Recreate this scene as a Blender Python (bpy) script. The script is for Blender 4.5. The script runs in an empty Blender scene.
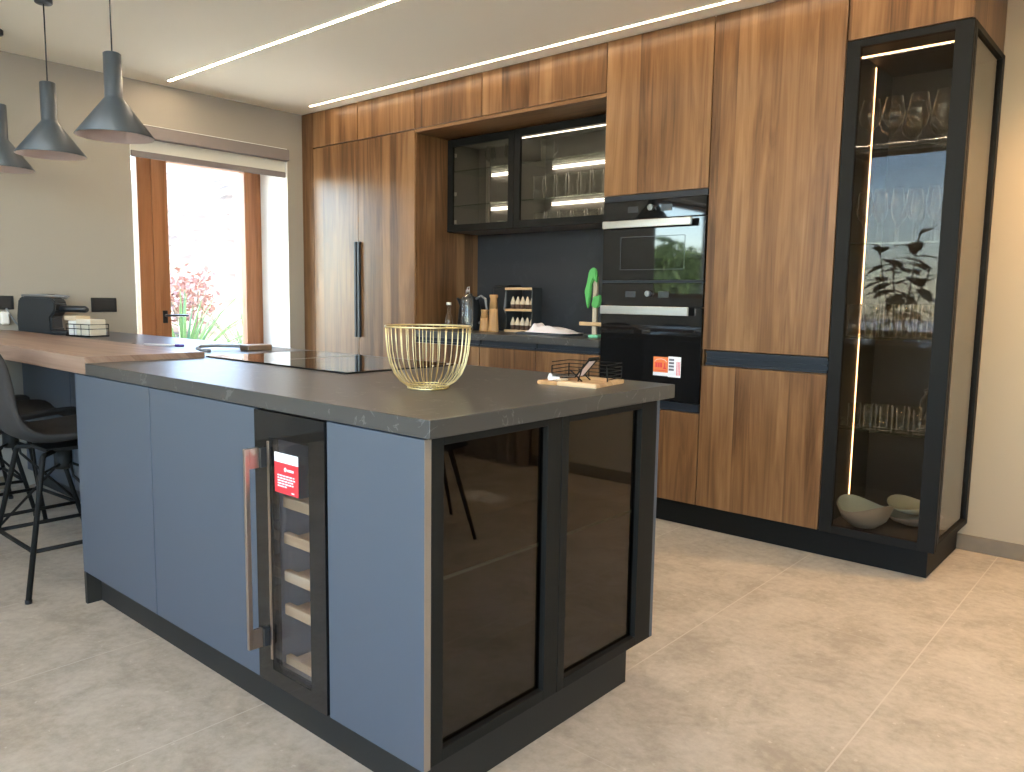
import bpy, bmesh, math, random
from mathutils import Vector, Matrix
random.seed(7)
S = bpy.context.scene
COL = S.collection
PI = math.pi
R = math.radians

# ------------------------------------------------------------------ camera
yaw, pitch, roll = R(40.9347), R(-6.453), R(0.8486)
fw = Vector((-math.sin(yaw) * math.cos(pitch), math.cos(yaw) * math.cos(pitch), math.sin(pitch)))
rt = Vector((math.cos(yaw), math.sin(yaw), 0))
up = rt.cross(fw)
rt, up = math.cos(roll) * rt + math.sin(roll) * up, -math.sin(roll) * rt + math.cos(roll) * up
cd = bpy.data.cameras.new('camera')
cam = bpy.data.objects.new('camera', cd)
COL.objects.link(cam)
cam.matrix_world = Matrix(((rt.x, up.x, -fw.x, 1.1837), (rt.y, up.y, -fw.y, -1.1052), (rt.z, up.z, -fw.z, 1.1767), (0, 0, 0, 1)))
cd.sensor_width = 36
cd.lens = 784.52 * 36 / 1024
cd.clip_start = 0.05
cd.clip_end = 300
S.camera = cam

# ------------------------------------------------------------------ world, sun, exposure
w = bpy.data.worlds.new('sky')
S.world = w
w.use_nodes = True
wn = w.node_tree
wn.nodes.clear()
sky = wn.nodes.new('ShaderNodeTexSky')
sky.sky_type = 'NISHITA'
sky.sun_disc = False
sky.sun_elevation = R(52)
sky.sun_rotation = R(0)
sky.air_density = 1.0
sky.dust_density = 0.4
sky.ozone_density = 1.0
bg = wn.nodes.new('ShaderNodeBackground')
bg.inputs['Strength'].default_value = 0.85
wo = wn.nodes.new('ShaderNodeOutputWorld')
wn.links.new(sky.outputs[0], bg.inputs[0])
wn.links.new(bg.outputs[0], wo.inputs[0])

sd = bpy.data.lights.new('sun', 'SUN')
sd.energy = 11
sd.angle = R(0.6)
sd.color = (1.0, 0.93, 0.82)
sun = bpy.data.objects.new('sun', sd)
COL.objects.link(sun)
sun.rotation_euler = (R(-40), R(4), 0)     # shines from beyond the back wall, down to the south

LED_STRENGTH = 44.0      # ceiling strips
S.view_settings.view_transform = 'Standard'
S.view_settings.look = 'None'
S.view_settings.exposure = 1.98
S.view_settings.gamma = 1
S.view_settings.use_curve_mapping = False
cy = S.cycles
cy.max_bounces = 10
cy.diffuse_bounces = 5
cy.glossy_bounces = 5
cy.transmission_bounces = 6
cy.transparent_max_bounces = 48
cy.sample_clamp_indirect = 6
cy.caustics_reflective = False
cy.caustics_refractive = False
cy.use_denoising = True

# ------------------------------------------------------------------ materials
def newmat(name):
    m = bpy.data.materials.new(name)
    m.use_nodes = True
    nt = m.node_tree
    return m, nt, nt.nodes, nt.links, nt.nodes['Principled BSDF']

def plain(name, col, rough=.5, metal=0., spec=.5, bump=0., bscale=200., coat=0., var=0.03):
    m, nt, N, L, p = newmat(name)
    p.inputs['Roughness'].default_value = rough
    p.inputs['Metallic'].default_value = metal
    p.inputs['Specular IOR Level'].default_value = spec
    p.inputs['Coat Weight'].default_value = coat
    tc = N.new('ShaderNodeTexCoord')
    nz = N.new('ShaderNodeTexNoise')
    nz.inputs['Scale'].default_value = bscale
    nz.inputs['Detail'].default_value = 3
    L.new(tc.outputs['Object'], nz.inputs['Vector'])
    mx = N.new('ShaderNodeMix'); mx.data_type = 'RGBA'
    mx.inputs['A'].default_value = (*[c * (1 - var) for c in col], 1)
    mx.inputs['B'].default_value = (*[min(1, c * (1 + var)) for c in col], 1)
    L.new(nz.outputs['Fac'], mx.inputs['Factor'])
    L.new(mx.outputs['Result'], p.inputs['Base Color'])
    if bump:
        b = N.new('ShaderNodeBump'); b.inputs['Strength'].default_value = bump
        b.inputs['Distance'].default_value = .002
        L.new(nz.outputs['Fac'], b.inputs['Height']); L.new(b.outputs[0], p.inputs['Normal'])
    return m

def emit(name, col, s):
    m, nt, N, L, p = newmat(name)
    p.inputs['Base Color'].default_value = (.8, .8, .8, 1)
    p.inputs['Emission Color'].default_value = (*col, 1)
    p.inputs['Emission Strength'].default_value = s
    return m

def math_node(N, L, op, a, b=None, c=None):
    n = N.new('ShaderNodeMath'); n.operation = op
    for i, v in enumerate((a, b, c)):
        if v is None: continue
        if isinstance(v, (int, float)): n.inputs[i].default_value = v
        else: L.new(v, n.inputs[i])
    return n.outputs[0]

def wood(name, stops, grain='z', board=.11, rough=.42, stretch=1.0, boardmix=.5, spec=.30):
    """veneer: boards side by side across the grain, streaks along it"""
    m, nt, N, L, p = newmat(name)
    tc = N.new('ShaderNodeTexCoord')
    sp = N.new('ShaderNodeSeparateXYZ'); L.new(tc.outputs['Object'], sp.inputs[0])
    oi = N.new('ShaderNodeObjectInfo')
    if grain == 'z':
        u = math_node(N, L, 'ADD', sp.outputs[0], sp.outputs[1]); v = sp.outputs[2]
    elif grain == 'x':
        u = math_node(N, L, 'ADD', sp.outputs[1], sp.outputs[2]); v = sp.outputs[0]
    else:
        u = math_node(N, L, 'ADD', sp.outputs[0], sp.outputs[2]); v = sp.outputs[1]
    u = math_node(N, L, 'ADD', u, math_node(N, L, 'MULTIPLY', oi.outputs['Random'], 13.7))
    # boards of uneven width
    wob = math_node(N, L, 'MULTIPLY', math_node(N, L, 'SINE', math_node(N, L, 'MULTIPLY', u, 17.0)), .35)
    bi = math_node(N, L, 'FLOOR', math_node(N, L, 'ADD', math_node(N, L, 'DIVIDE', u, board), wob))
    wnz = N.new('ShaderNodeTexWhiteNoise'); wnz.noise_dimensions = '1D'; L.new(bi, wnz.inputs['W'])
    br = wnz.outputs['Value']
    cmb = N.new('ShaderNodeCombineXYZ')
    L.new(math_node(N, L, 'MULTIPLY', u, 11.0), cmb.inputs[0])
    L.new(math_node(N, L, 'MULTIPLY', br, 37.0), cmb.inputs[1])
    L.new(math_node(N, L, 'MULTIPLY', v, .85 * stretch), cmb.inputs[2])
    nz = N.new('ShaderNodeTexNoise'); nz.inputs['Scale'].default_value = 1.3; nz.inputs['Detail'].default_value = 5
    nz.inputs['Distortion'].default_value = 1.1; nz.inputs['Roughness'].default_value = .55
    L.new(cmb.outputs[0], nz.inputs['Vector'])
    cmb2 = N.new('ShaderNodeCombineXYZ')
    L.new(math_node(N, L, 'MULTIPLY', u, 130.0), cmb2.inputs[0])
    L.new(math_node(N, L, 'MULTIPLY', br, 11.0), cmb2.inputs[1])
    L.new(math_node(N, L, 'MULTIPLY', v, 3.0 * stretch), cmb2.inputs[2])
    nf = N.new('ShaderNodeTexNoise'); nf.inputs['Scale'].default_value = 1.0; nf.inputs['Detail'].default_value = 3
    L.new(cmb2.outputs[0], nf.inputs['Vector'])
    t = math_node(N, L, 'ADD', math_node(N, L, 'MULTIPLY', nz.outputs['Fac'], 1.05), math_node(N, L, 'MULTIPLY', br, .36 * boardmix * 2))
    t = math_node(N, L, 'ADD', t, math_node(N, L, 'MULTIPLY', math_node(N, L, 'SUBTRACT', nf.outputs['Fac'], .5), .30))
    t = math_node(N, L, 'SUBTRACT', t, .20)
    rp = N.new('ShaderNodeValToRGB')
    el = rp.color_ramp.elements
    el[0].position, el[0].color = stops[0][0], (*stops[0][1], 1)
    el[1].position, el[1].color = stops[-1][0], (*stops[-1][1], 1)
    for pos, c in stops[1:-1]:
        e = el.new(pos); e.color = (*c, 1)
    L.new(t, rp.inputs[0])
    L.new(rp.outputs[0], p.inputs['Base Color'])
    p.inputs['Roughness'].default_value = rough
    p.inputs['Specular IOR Level'].default_value = spec
    b = N.new('ShaderNodeBump'); b.inputs['Strength'].default_value = .12; b.inputs['Distance'].default_value = .001
    L.new(nf.outputs['Fac'], b.inputs['Height']); L.new(b.outputs[0], p.inputs['Normal'])
    return m

def clear(name, tint=(.9, .9, .9), f0=.05, power=5., rough=0., top=1.0, edge=0.):
    """pane or vessel glass: see-through with a mirror layer that grows towards the grazing angle"""
    m, nt, N, L, p = newmat(name)
    N.remove(p)
    out = N['Material Output']
    tr = N.new('ShaderNodeBsdfTransparent'); tr.inputs[0].default_value = (*tint, 1)
    gl = N.new('ShaderNodeBsdfGlossy'); gl.inputs['Roughness'].default_value = rough
    gl.inputs['Color'].default_value = (1, 1, 1, 1)
    lw = N.new('ShaderNodeLayerWeight'); lw.inputs['Blend'].default_value = .5
    f = math_node(N, L, 'POWER', lw.outputs['Facing'], power)
    f = math_node(N, L, 'ADD', math_node(N, L, 'MULTIPLY', f, top - f0), f0)
    mx = N.new('ShaderNodeMixShader')
    L.new(f, mx.inputs[0]); L.new(tr.outputs[0], mx.inputs[1]); L.new(gl.outputs[0], mx.inputs[2])
    last = mx.outputs[0]
    if edge:      # pale outline mixed in, standing in for light refracted at the glass edges
        df = N.new('ShaderNodeBsdfDiffuse'); df.inputs[0].default_value = (.9, .9, .86, 1)
        m2 = N.new('ShaderNodeMixShader')
        L.new(math_node(N, L, 'MULTIPLY', math_node(N, L, 'POWER', lw.outputs['Facing'], 6.0), edge), m2.inputs[0])
        L.new(last, m2.inputs[1]); L.new(df.outputs[0], m2.inputs[2]); last = m2.outputs[0]
    L.new(last, out.inputs[0])
    return m

def stone_floor():
    m, nt, N, L, p = newmat('floor_stone_tiles')
    tc = N.new('ShaderNodeTexCoord')
    sp = N.new('ShaderNodeSeparateXYZ'); L.new(tc.outputs['Object'], sp.inputs[0])
    TX, TY, OX, OY, G = .665, 1.245, -.09, .476, .0022
    def line(v, o, s):
        a = math_node(N, L, 'DIVIDE', math_node(N, L, 'SUBTRACT', v, o), s)
        fr = math_node(N, L, 'ABSOLUTE', math_node(N, L, 'SUBTRACT', math_node(N, L, 'FRACT', math_node(N, L, 'ADD', a, .5)), .5))
        return math_node(N, L, 'LESS_THAN', math_node(N, L, 'MULTIPLY', fr, s), G), math_node(N, L, 'FLOOR', a)
    gx, ix = line(sp.outputs[0], OX, TX)
    gy, iy = line(sp.outputs[1], OY, TY)
    g = math_node(N, L, 'MAXIMUM', gx, math_node(N, L, 'MULTIPLY', gy, .4))
    n1 = N.new('ShaderNodeTexNoise'); n1.inputs['Scale'].default_value = 4.5; n1.inputs['Detail'].default_value = 8; n1.inputs['Roughness'].default_value = .65; n1.inputs['Distortion'].default_value = .6
    n2 = N.new('ShaderNodeTexNoise'); n2.inputs['Scale'].default_value = 32; n2.inputs['Detail'].default_value = 6; n2.inputs['Roughness'].default_value = .7
    L.new(tc.outputs['Object'], n1.inputs[0]); L.new(tc.outputs['Object'], n2.inputs[0])
    t = math_node(N, L, 'ADD', math_node(N, L, 'MULTIPLY', n1.outputs[0], .6), math_node(N, L, 'MULTIPLY', n2.outputs[0], .4))
    rp = N.new('ShaderNodeValToRGB'); e = rp.color_ramp.elements
    e[0].position, e[0].color = .39, (.335, .29, .23, 1)
    e[1].position, e[1].color = .63, (.52, .465, .385, 1)
    k = e.new(.5); k.color = (.43, .38, .305, 1)
    L.new(t, rp.inputs[0])
    # pale flecks
    vo = N.new('ShaderNodeTexVoronoi'); vo.inputs['Scale'].default_value = 26
    L.new(tc.outputs['Object'], vo.inputs['Vector'])
    fl = math_node(N, L, 'MULTIPLY', math_node(N, L, 'LESS_THAN', vo.outputs['Distance'], .16), math_node(N, L, 'GREATER_THAN', n2.outputs[0], .56))
    mx = N.new('ShaderNodeMix'); mx.data_type = 'RGBA'
    L.new(math_node(N, L, 'MULTIPLY', fl, .55), mx.inputs['Factor']); L.new(rp.outputs[0], mx.inputs['A']); mx.inputs['B'].default_value = (.58, .53, .455, 1)
    mg = N.new('ShaderNodeMix'); mg.data_type = 'RGBA'
    L.new(math_node(N, L, 'MULTIPLY', g, .8), mg.inputs['Factor']); L.new(mx.outputs['Result'], mg.inputs['A']); mg.inputs['B'].default_value = (.56, .51, .43, 1)
    L.new(mg.outputs['Result'], p.inputs['Base Color'])
    p.inputs['Roughness'].default_value = .5
    b = N.new('ShaderNodeBump'); b.inputs['Strength'].default_value = .1; b.inputs['Distance'].default_value = .002
    L.new(n2.outputs[0], b.inputs['Height']); L.new(b.outputs[0], p.inputs['Normal'])
    return m

def dark_stone(name, col, vein, rough, scale=3.2, thr=.012):
    m, nt, N, L, p = newmat(name)
    tc = N.new('ShaderNodeTexCoord')
    mp = N.new('ShaderNodeMapping'); mp.inputs['Rotation'].default_value = (.4, .7, .6); L.new(tc.outputs['Object'], mp.inputs[0])
    n = N.new('ShaderNodeTexNoise'); n.inputs['Scale'].default_value = scale; n.inputs['Detail'].default_value = 6; n.inputs['Distortion'].default_value = 1.4
    L.new(mp.outputs[0], n.inputs[0])
    n2 = N.new('ShaderNodeTexNoise'); n2.inputs['Scale'].default_value = 11; n2.inputs['Detail'].default_value = 3
    L.new(mp.outputs[0], n2.inputs[0])
    v = math_node(N, L, 'LESS_THAN', math_node(N, L, 'ABSOLUTE', math_node(N, L, 'SUBTRACT', n.outputs[0], .5)), thr)
    v = math_node(N, L, 'MULTIPLY', v, math_node(N, L, 'GREATER_THAN', n2.outputs[0], .52))
    mx = N.new('ShaderNodeMix'); mx.data_type = 'RGBA'
    L.new(math_node(N, L, 'MULTIPLY', v, .7), mx.inputs['Factor']); mx.inputs['A'].default_value = (*col, 1); mx.inputs['B'].default_value = (*vein, 1)
    L.new(mx.outputs['Result'], p.inputs['Base Color'])
    p.inputs['Roughness'].default_value = rough
    return m

def hill_mat():
    m, nt, N, L, p = newmat('hillside_rubble')
    tc = N.new('ShaderNodeTexCoord')
    vo = N.new('ShaderNodeTexVoronoi'); vo.inputs['Scale'].default_value = 2.6; L.new(tc.outputs['Object'], vo.inputs['Vector'])
    rp = N.new('ShaderNodeValToRGB'); e = rp.color_ramp.elements
    e[0].color = (.185, .14, .105, 1); e[1].color = (.095, .065, .047, 1); e[0].position = .1; e[1].position = .55
    L.new(vo.outputs['Distance'], rp.inputs[0])
    n = N.new('ShaderNodeTexNoise'); n.inputs['Scale'].default_value = .9; n.inputs['Detail'].default_value = 5; L.new(tc.outputs['Object'], n.inputs[0])
    mx = N.new('ShaderNodeMix'); mx.data_type = 'RGBA'; L.new(rp.outputs[0], mx.inputs['A']); mx.inputs['B'].default_value = (.12, .125, .06, 1)
    L.new(math_node(N, L, 'MULTIPLY', math_node(N, L, 'GREATER_THAN', n.outputs[0], .55), .6), mx.inputs['Factor'])
    L.new(mx.outputs['Result'], p.inputs['Base Color'])
    p.inputs['Roughness'].default_value = .95
    b = N.new('ShaderNodeBump'); b.inputs['Strength'].default_value = .8; b.inputs['Distance'].default_value = .12
    L.new(vo.outputs['Distance'], b.inputs['Height']); L.new(b.outputs[0], p.inputs['Normal'])
    return m

WAL = [(.20, (.076, .036, .015)), (.42, (.152, .074, .031)), (.60, (.215, .111, .047)), (.85, (.285, .157, .072))]
M_walnut = wood('walnut_veneer', WAL, 'z', .125, .29)
M_walnut_h = wood('walnut_veneer_lengthways', WAL, 'x', .14, .40)
M_bar = wood('bar_top_wood', [(.2, (.16, .095, .065)), (.5, (.27, .175, .125)), (.85, (.36, .25, .18))], 'x', .14, .33)
M_pale = wood('pale_wood', [(.2, (.42, .25, .12)), (.5, (.58, .38, .20)), (.85, (.70, .50, .29))], 'x', .05, .5)
M_beech = wood('beech_wood', [(.2, (.38, .19, .07)), (.5, (.52, .29, .12)), (.85, (.62, .38, .18))], 'z', .05, .45)
M_orange = wood('door_frame_timber', [(.2, (.22, .085, .035)), (.5, (.34, .145, .062)), (.85, (.44, .20, .09))], 'z', .09, .4)
M_floor = stone_floor()
M_wall = plain('wall_paint', (.335, .30, .25), .9, bump=.05, bscale=300)
M_wallb = plain('wall_paint_warm_lit', (.43, .335, .215), .9, bump=.05, bscale=300)  # back wall paint with warm lamp light put into its colour
M_ceil = plain('ceiling_paint', (.93, .88, .73), .95)
M_reveal = plain('reveal_paint', (.8, .78, .74), .9)
M_base = plain('baseboard_stone', (.20, .15, .092), .6, bscale=20, var=.15)
M_blue = plain('slate_blue_lacquer', (.064, .078, .098), .5, bscale=400, var=.03)
M_black = plain('black_metal', (.013, .0125, .011), .5, spec=.09, bscale=300)
M_blackm = plain('black_matt', (.018, .018, .018), .6)
M_inside = plain('dark_cabinet_lining', (.06, .055, .05), .55)
M_inside2 = plain('taupe_cabinet_lining', (.21, .20, .185), .5)
M_islandplinth = plain('black_plinth_board', (.026, .024, .020), .5, spec=.15)
M_coolin = plain('cooler_lining', (.13, .13, .135), .5)
M_dark = plain('dark_display', (.035, .037, .04), .2)
M_dsteel = plain('dark_steel', (.30, .29, .28), .3, metal=1.)
M_profile = plain('anthracite_profile', (.020, .023, .028), .4, spec=.3)
M_gap = plain('carcass_shadow_board', (.03, .022, .016), .8)
M_top = dark_stone('black_veined_stone', (.050, .047, .042), (.13, .125, .118), .33, 6.0, .008)
M_splash = dark_stone('black_backsplash_stone', (.028, .030, .034), (.036, .038, .043), .30, 2.0, .02)
M_ovenglass = plain('black_oven_glass', (.006, .006, .006), .03, spec=.6)
M_hob = plain('black_hob_glass', (.010, .010, .010), .02, spec=.9)
M_steel = plain('brushed_steel', (.62, .58, .54), .28, metal=1., bscale=80)
M_bronze = plain('bronze_steel', (.44, .35, .28), .32, metal=1., bscale=80)
M_edgewarm = plain('panel_edge_warm_sheen', (.20, .155, .115), .4)  # warm reflection on the island panel edge, put into the colour
M_gold = plain('gold_wire', (.72, .60, .32), .36, metal=1.)
M_glass = clear('clear_pane', (.95, .96, .95), .04)
M_dimpane = clear('window_pane_dimming_tint', (.74, .76, .78), .05)  # tint added to dim the sky mirrored in the display cabinet
M_smoke = clear('smoked_pane', (.76, .73, .68), .014)
M_smoke2 = clear('smoked_side_pane', (.72, .70, .66), .05)
M_dglass = clear('dark_smoked_pane', (.42, .39, .35), .05)
M_cool = clear('cooler_pane', (.88, .89, .92), .04)
M_ware = clear('drinking_glass', (.96, .96, .95), .03, 5.0, edge=.55)
M_shelfg = clear('shelf_glass', (.86, .92, .88), .06, 3.)
M_edge = plain('green_glass_edge', (.42, .60, .52), .2)
M_led = emit('ceiling_led', (1.0, .80, .58), LED_STRENGTH)
M_led2 = emit('ceiling_led_dimmed', (1.0, .80, .58), LED_STRENGTH * .24)
M_ledw = emit('cabinet_led_warm', (1.0, .54, .25), 2.8)
M_leds = emit('shelf_led_white', (1.0, .91, .78), 2.4)
M_lampo = plain('lamp_shade_grey', (.055, .065, .075), .38)
M_lampi = plain('lamp_shade_lining', (.62, .50, .44), .5)
M_fabric = plain('grey_stool_fabric', (.034, .032, .031), .9, spec=.2, bump=.4, bscale=500, var=.2)
M_white = plain('white_plastic', (.78, .76, .72), .5)
M_cream = plain('cream_card', (.70, .63, .50), .7)
M_blackp = plain('black_plastic', (.016, .018, .020), .3)
M_greyp = plain('grey_plastic', (.20, .205, .21), .4)
M_green = plain('green_silicone', (.10, .42, .10), .5)
M_mint = plain('mint_plastic', (.22, .60, .35), .4)
M_cloth = plain('white_cotton', (.80, .72, .70), .9, bump=.3, bscale=200)
M_dcloth = plain('charcoal_cotton', (.05, .055, .065), .9, bump=.3, bscale=200)
M_blind = plain('blind_grey', (.20, .17, .16), .7)
M_blindf = plain('blind_cream_fabric', (.72, .68, .58), .9)
M_red = plain('red_print', (.70, .035, .045), .4)
M_paper = plain('white_print', (.85, .84, .84), .45)
M_orangep = plain('orange_print', (.80, .20, .05), .45)
M_ink = plain('dark_print', (.12, .11, .13), .5)
M_bowl = plain('celadon_ceramic', (.55, .60, .52), .25, coat=.3)
M_bowlo = plain('stoneware_brown', (.38, .33, .28), .4)
M_spice = plain('dark_spice', (.07, .035, .02), .7)
M_spicet = plain('beige_stopper', (.60, .48, .33), .6)
M_leaf = plain('dark_green_leaf', (.03, .09, .03), .35, bscale=6, var=.3)
M_palm = plain('palm_leaf', (.09, .16, .055), .6, bscale=3, var=.3)
M_redleaf = plain('red_leaf', (.30, .15, .12), .8, bscale=3, var=.3)
M_treeleaf = plain('olive_leaf', (.24, .32, .11), .7, bscale=2, var=.4)
M_bark = plain('bark', (.16, .11, .07), .9, bscale=12, var=.4)
M_pot = plain('terracotta_grey', (.22, .20, .18), .8)
M_ground = plain('garden_gravel', (.62, .58, .50), .95, bump=.3, bscale=30, var=.15)
M_paving = plain('grey_terrace_paving', (.64, .63, .60), .9, bump=.2, bscale=8, var=.12)
M_rock = plain('pale_rock', (.30, .27, .23), .9, bump=.5, bscale=8, var=.2)
M_hill = hill_mat()
M_curtain = plain('taupe_curtain', (.34, .27, .21), .9)
M_purple = plain('purple_plastic', (.11, .06, .28), .4)

# ------------------------------------------------------------------ mesh helpers
class MB:
    def __init__(s): s.bm = bmesh.new(); s.smooth = False
    def box(s, x0, x1, y0, y1, z0, z1, bev=0., seg=1):
        g = bmesh.ops.create_cube(s.bm, size=1)['verts']
        c = Vector(((x0 + x1) / 2, (y0 + y1) / 2, (z0 + z1) / 2)); d = Vector((abs(x1 - x0), abs(y1 - y0), abs(z1 - z0)))
        for v in g: v.co = Vector((v.co.x * d.x, v.co.y * d.y, v.co.z * d.z)) + c
        if bev:
            ed = list({e for v in g for e in v.link_edges})
            bmesh.ops.bevel(s.bm, geom=ed, offset=min(bev, min(d) * .45), segments=seg, affect='EDGES', profile=.5)
        return s
    def prism(s, pts, z0, z1, plane='xy', bev=0.):
        def P(a, b, c):
            return {'xy': (a, b, c), 'yz': (c, a, b), 'xz': (a, c, b)}[plane]
        lo = [s.bm.verts.new(P(a, b, z0)) for a, b in pts]; hi = [s.bm.verts.new(P(a, b, z1)) for a, b in pts]
        fs = [s.bm.faces.new(lo[::-1]), s.bm.faces.new(hi)]
        n = len(pts)
        for i in range(n): fs.append(s.bm.faces.new((lo[i], lo[(i + 1) % n], hi[(i + 1) % n], hi[i])))
        bmesh.ops.recalc_face_normals(s.bm, faces=fs)
        if bev:
            bmesh.ops.bevel(s.bm, geom=list({e for f in fs for e in f.edges}), offset=bev, segments=2, affect='EDGES')
        return s
    def tube(s, pts, r, seg=8, closed=False, cap=True):
        pts = [Vector(p) for p in pts]; n = len(pts); rs = r if isinstance(r, (list, tuple)) else [r] * n
        rings = []; nrm = None
        for i, p in enumerate(pts):
            if closed: t = (pts[(i + 1) % n] - pts[i - 1]).normalized()
            else: t = (pts[min(i + 1, n - 1)] - pts[max(i - 1, 0)]).normalized()
            if nrm is None:
                a = Vector((0, 0, 1)) if abs(t.z) < .9 else Vector((1, 0, 0)); nrm = t.cross(a).normalized()
            else:
                nrm = (nrm - t * nrm.dot(t)); nrm = nrm.normalized() if nrm.length > 1e-6 else t.orthogonal().normalized()
            b = t.cross(nrm)
            rings.append([s.bm.verts.new(p + rs[i] * (math.cos(2 * PI * k / seg) * nrm + math.sin(2 * PI * k / seg) * b)) for k in range(seg)])
        m = n if closed else n - 1
        for i in range(m):
            A, B = rings[i], rings[(i + 1) % n]
            for k in range(seg):
                f = s.bm.faces.new((A[k], A[(k + 1) % seg], B[(k + 1) % seg], B[k])); f.smooth = True
        if cap and not closed:
            s.bm.faces.new(rings[0][::-1]); s.bm.faces.new(rings[-1])
        return s
    def lathe(s, prof, c=(0, 0, 0), seg=24, closed=False):
        """closed: profile is a loop, giving a wall with thickness"""
        c = Vector(c); rings = []
        for r, z in prof:
            if r < 1e-5: rings.append([s.bm.verts.new(c + Vector((0, 0, z)))])
            else: rings.append([s.bm.verts.new(c + Vector((r * math.cos(2 * PI * k / seg), r * math.sin(2 * PI * k / seg), z))) for k in range(seg)])
        m = len(prof) if closed else len(prof) - 1
        for i in range(m):
            A, B = rings[i], rings[(i + 1) % len(prof)]
            for k in range(seg):
                k2 = (k + 1) % seg
                if len(A) == 1 and len(B) == 1: continue
                if len(A) == 1: f = s.bm.faces.new((A[0], B[k2], B[k]))
                elif len(B) == 1: f = s.bm.faces.new((A[k], A[k2], B[0]))
                else: f = s.bm.faces.new((A[k], A[k2], B[k2], B[k]))
                f.smooth = True
        return s
    def ball(s, c, r, sc=(1, 1, 1), seg=12):
        g = bmesh.ops.create_uvsphere(s.bm, u_segments=seg, v_segments=max(6, seg // 2 + 2), radius=r)['verts']
        for v in g:
            v.co = Vector((v.co.x * sc[0], v.co.y * sc[1], v.co.z * sc[2])) + Vector(c)
            for f in v.link_faces: f.smooth = True
        return s
    def quad(s, a, b, c, d):
        s.bm.faces.new([s.bm.verts.new(p) for p in (a, b, c, d)]); return s
    def build(s, name, mat, parent=None, origin=None):
        if origin is None: origin = OFF.get(parent.name, Vector((0, 0, 0))) if parent else Vector((0, 0, 0))
        origin = Vector(origin)
        for v in s.bm.verts: v.co -= origin
        bmesh.ops.recalc_face_normals(s.bm, faces=s.bm.faces[:])
        me = bpy.data.meshes.new(name); s.bm.to_mesh(me); s.bm.free()
        me.materials.append(mat)
        o = bpy.data.objects.new(name, me); COL.objects.link(o)
        if parent: o.parent = parent
        else: o.location = origin
        OFF[o.name] = origin
        return o

OFF = {}
def B(*a, bev=0., seg=1): return MB().box(*a, bev=bev, seg=seg)

def tag(o, label, cat, group=None):
    o['label'] = label; o['category'] = cat
    if group: o['group'] = group
    return o
def thing(name, label, cat, loc, group=None):
    o = bpy.data.objects.new(name, None); COL.objects.link(o); o.location = loc
    o.empty_display_size = .1
    OFF[o.name] = Vector(loc)
    return tag(o, label, cat, group)
def struct(name, mb, mat, parent=None, origin=None):
    o = mb.build(name, mat, parent, origin)
    if not parent: o['kind'] = 'structure'
    return o
def copy_tree(o, loc=None, rz=None, label=None, group=None, parent=None):
    c = o.copy(); COL.objects.link(c)
    if parent: c.parent = parent
    for ch in list(KIDS(o)): copy_tree(ch, parent=c)
    if loc is not None: c.location = loc
    if rz is not None: c.rotation_euler = (0, 0, rz)
    if label: c['label'] = label
    if group: c['group'] = group
    return c
def KIDS(o): return [x for x in COL.objects if x.parent == o]

# ------------------------------------------------------------------ room shell
XL, YB, H = -4.088, 3.107, 2.53
XR, YF = 3.6, -5.0
struct('floor', B(XL - .5, XR + .2, YF - .2, YB + .2, -.12, 0), M_floor)
H2, YM = 3.4, -1.6        # the living area behind the camera is higher
struct('ceiling', MB().box(XL - .45, XR + .2, YM, YB + .2, H, H + .15).box(XL - .45, XR + .2, YM - .02, YM, H, H2), M_ceil)
struct('ceiling_living_area', B(XL - .45, XR + .2, YF - .2, YM, H2, H2 + .15), M_ceil)
def wall_with_holes(name, axis, a, b, lo, hi, holes, H=H, mat=None):
    """axis 'x': wall spans x=a..b, runs along y lo..hi"""
    mb = MB(); cur = lo
    def bx(p, q, z0, z1):
        if q - p < 1e-4 or z1 - z0 < 1e-4: return
        if axis == 'x': mb.box(a, b, p, q, z0, z1)
        else: mb.box(p, q, a, b, z0, z1)
    for p, q, z0, z1 in holes:
        bx(cur, p, 0, H); bx(p, q, 0, z0); bx(p, q, z1, H); cur = q
    bx(cur, hi, 0, H)
    return struct(name, mb, mat or M_wall)
DY0, DY1, DZ = 1.185, 2.35, 2.26
wall_with_holes('wall_left', 'x', XL - .48, XL, YF, YB, [(-4.92, -2.75, 1.2, 2.5), (DY0, DY1, 0, DZ)], H2)
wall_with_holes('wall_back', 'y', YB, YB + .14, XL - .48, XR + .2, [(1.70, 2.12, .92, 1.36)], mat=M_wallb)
wall_with_holes('wall_front', 'y', YF - .2, YF, XL - .42, XR + .2, [(-2.35, 3.4, .75, 3.15)], H2)
wall_with_holes('wall_right', 'x', XR, XR + .2, YF, YB, [(-4.75, -1.75, .1, 3.25)], H2)
struct('baseboard_back', B(.398, XR, YB - .012, YB, 0, .076, bev=.002), M_base)
struct('baseboard_left', MB().box(XL, XL + .012, DY1, 2.47, 0, .076).box(XL, XL + .012, YF, .4, 0, .076), M_base)
struct('baseboard_right', B(XR - .012, XR, YF, YB - .012, 0, .076), M_base)

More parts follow.
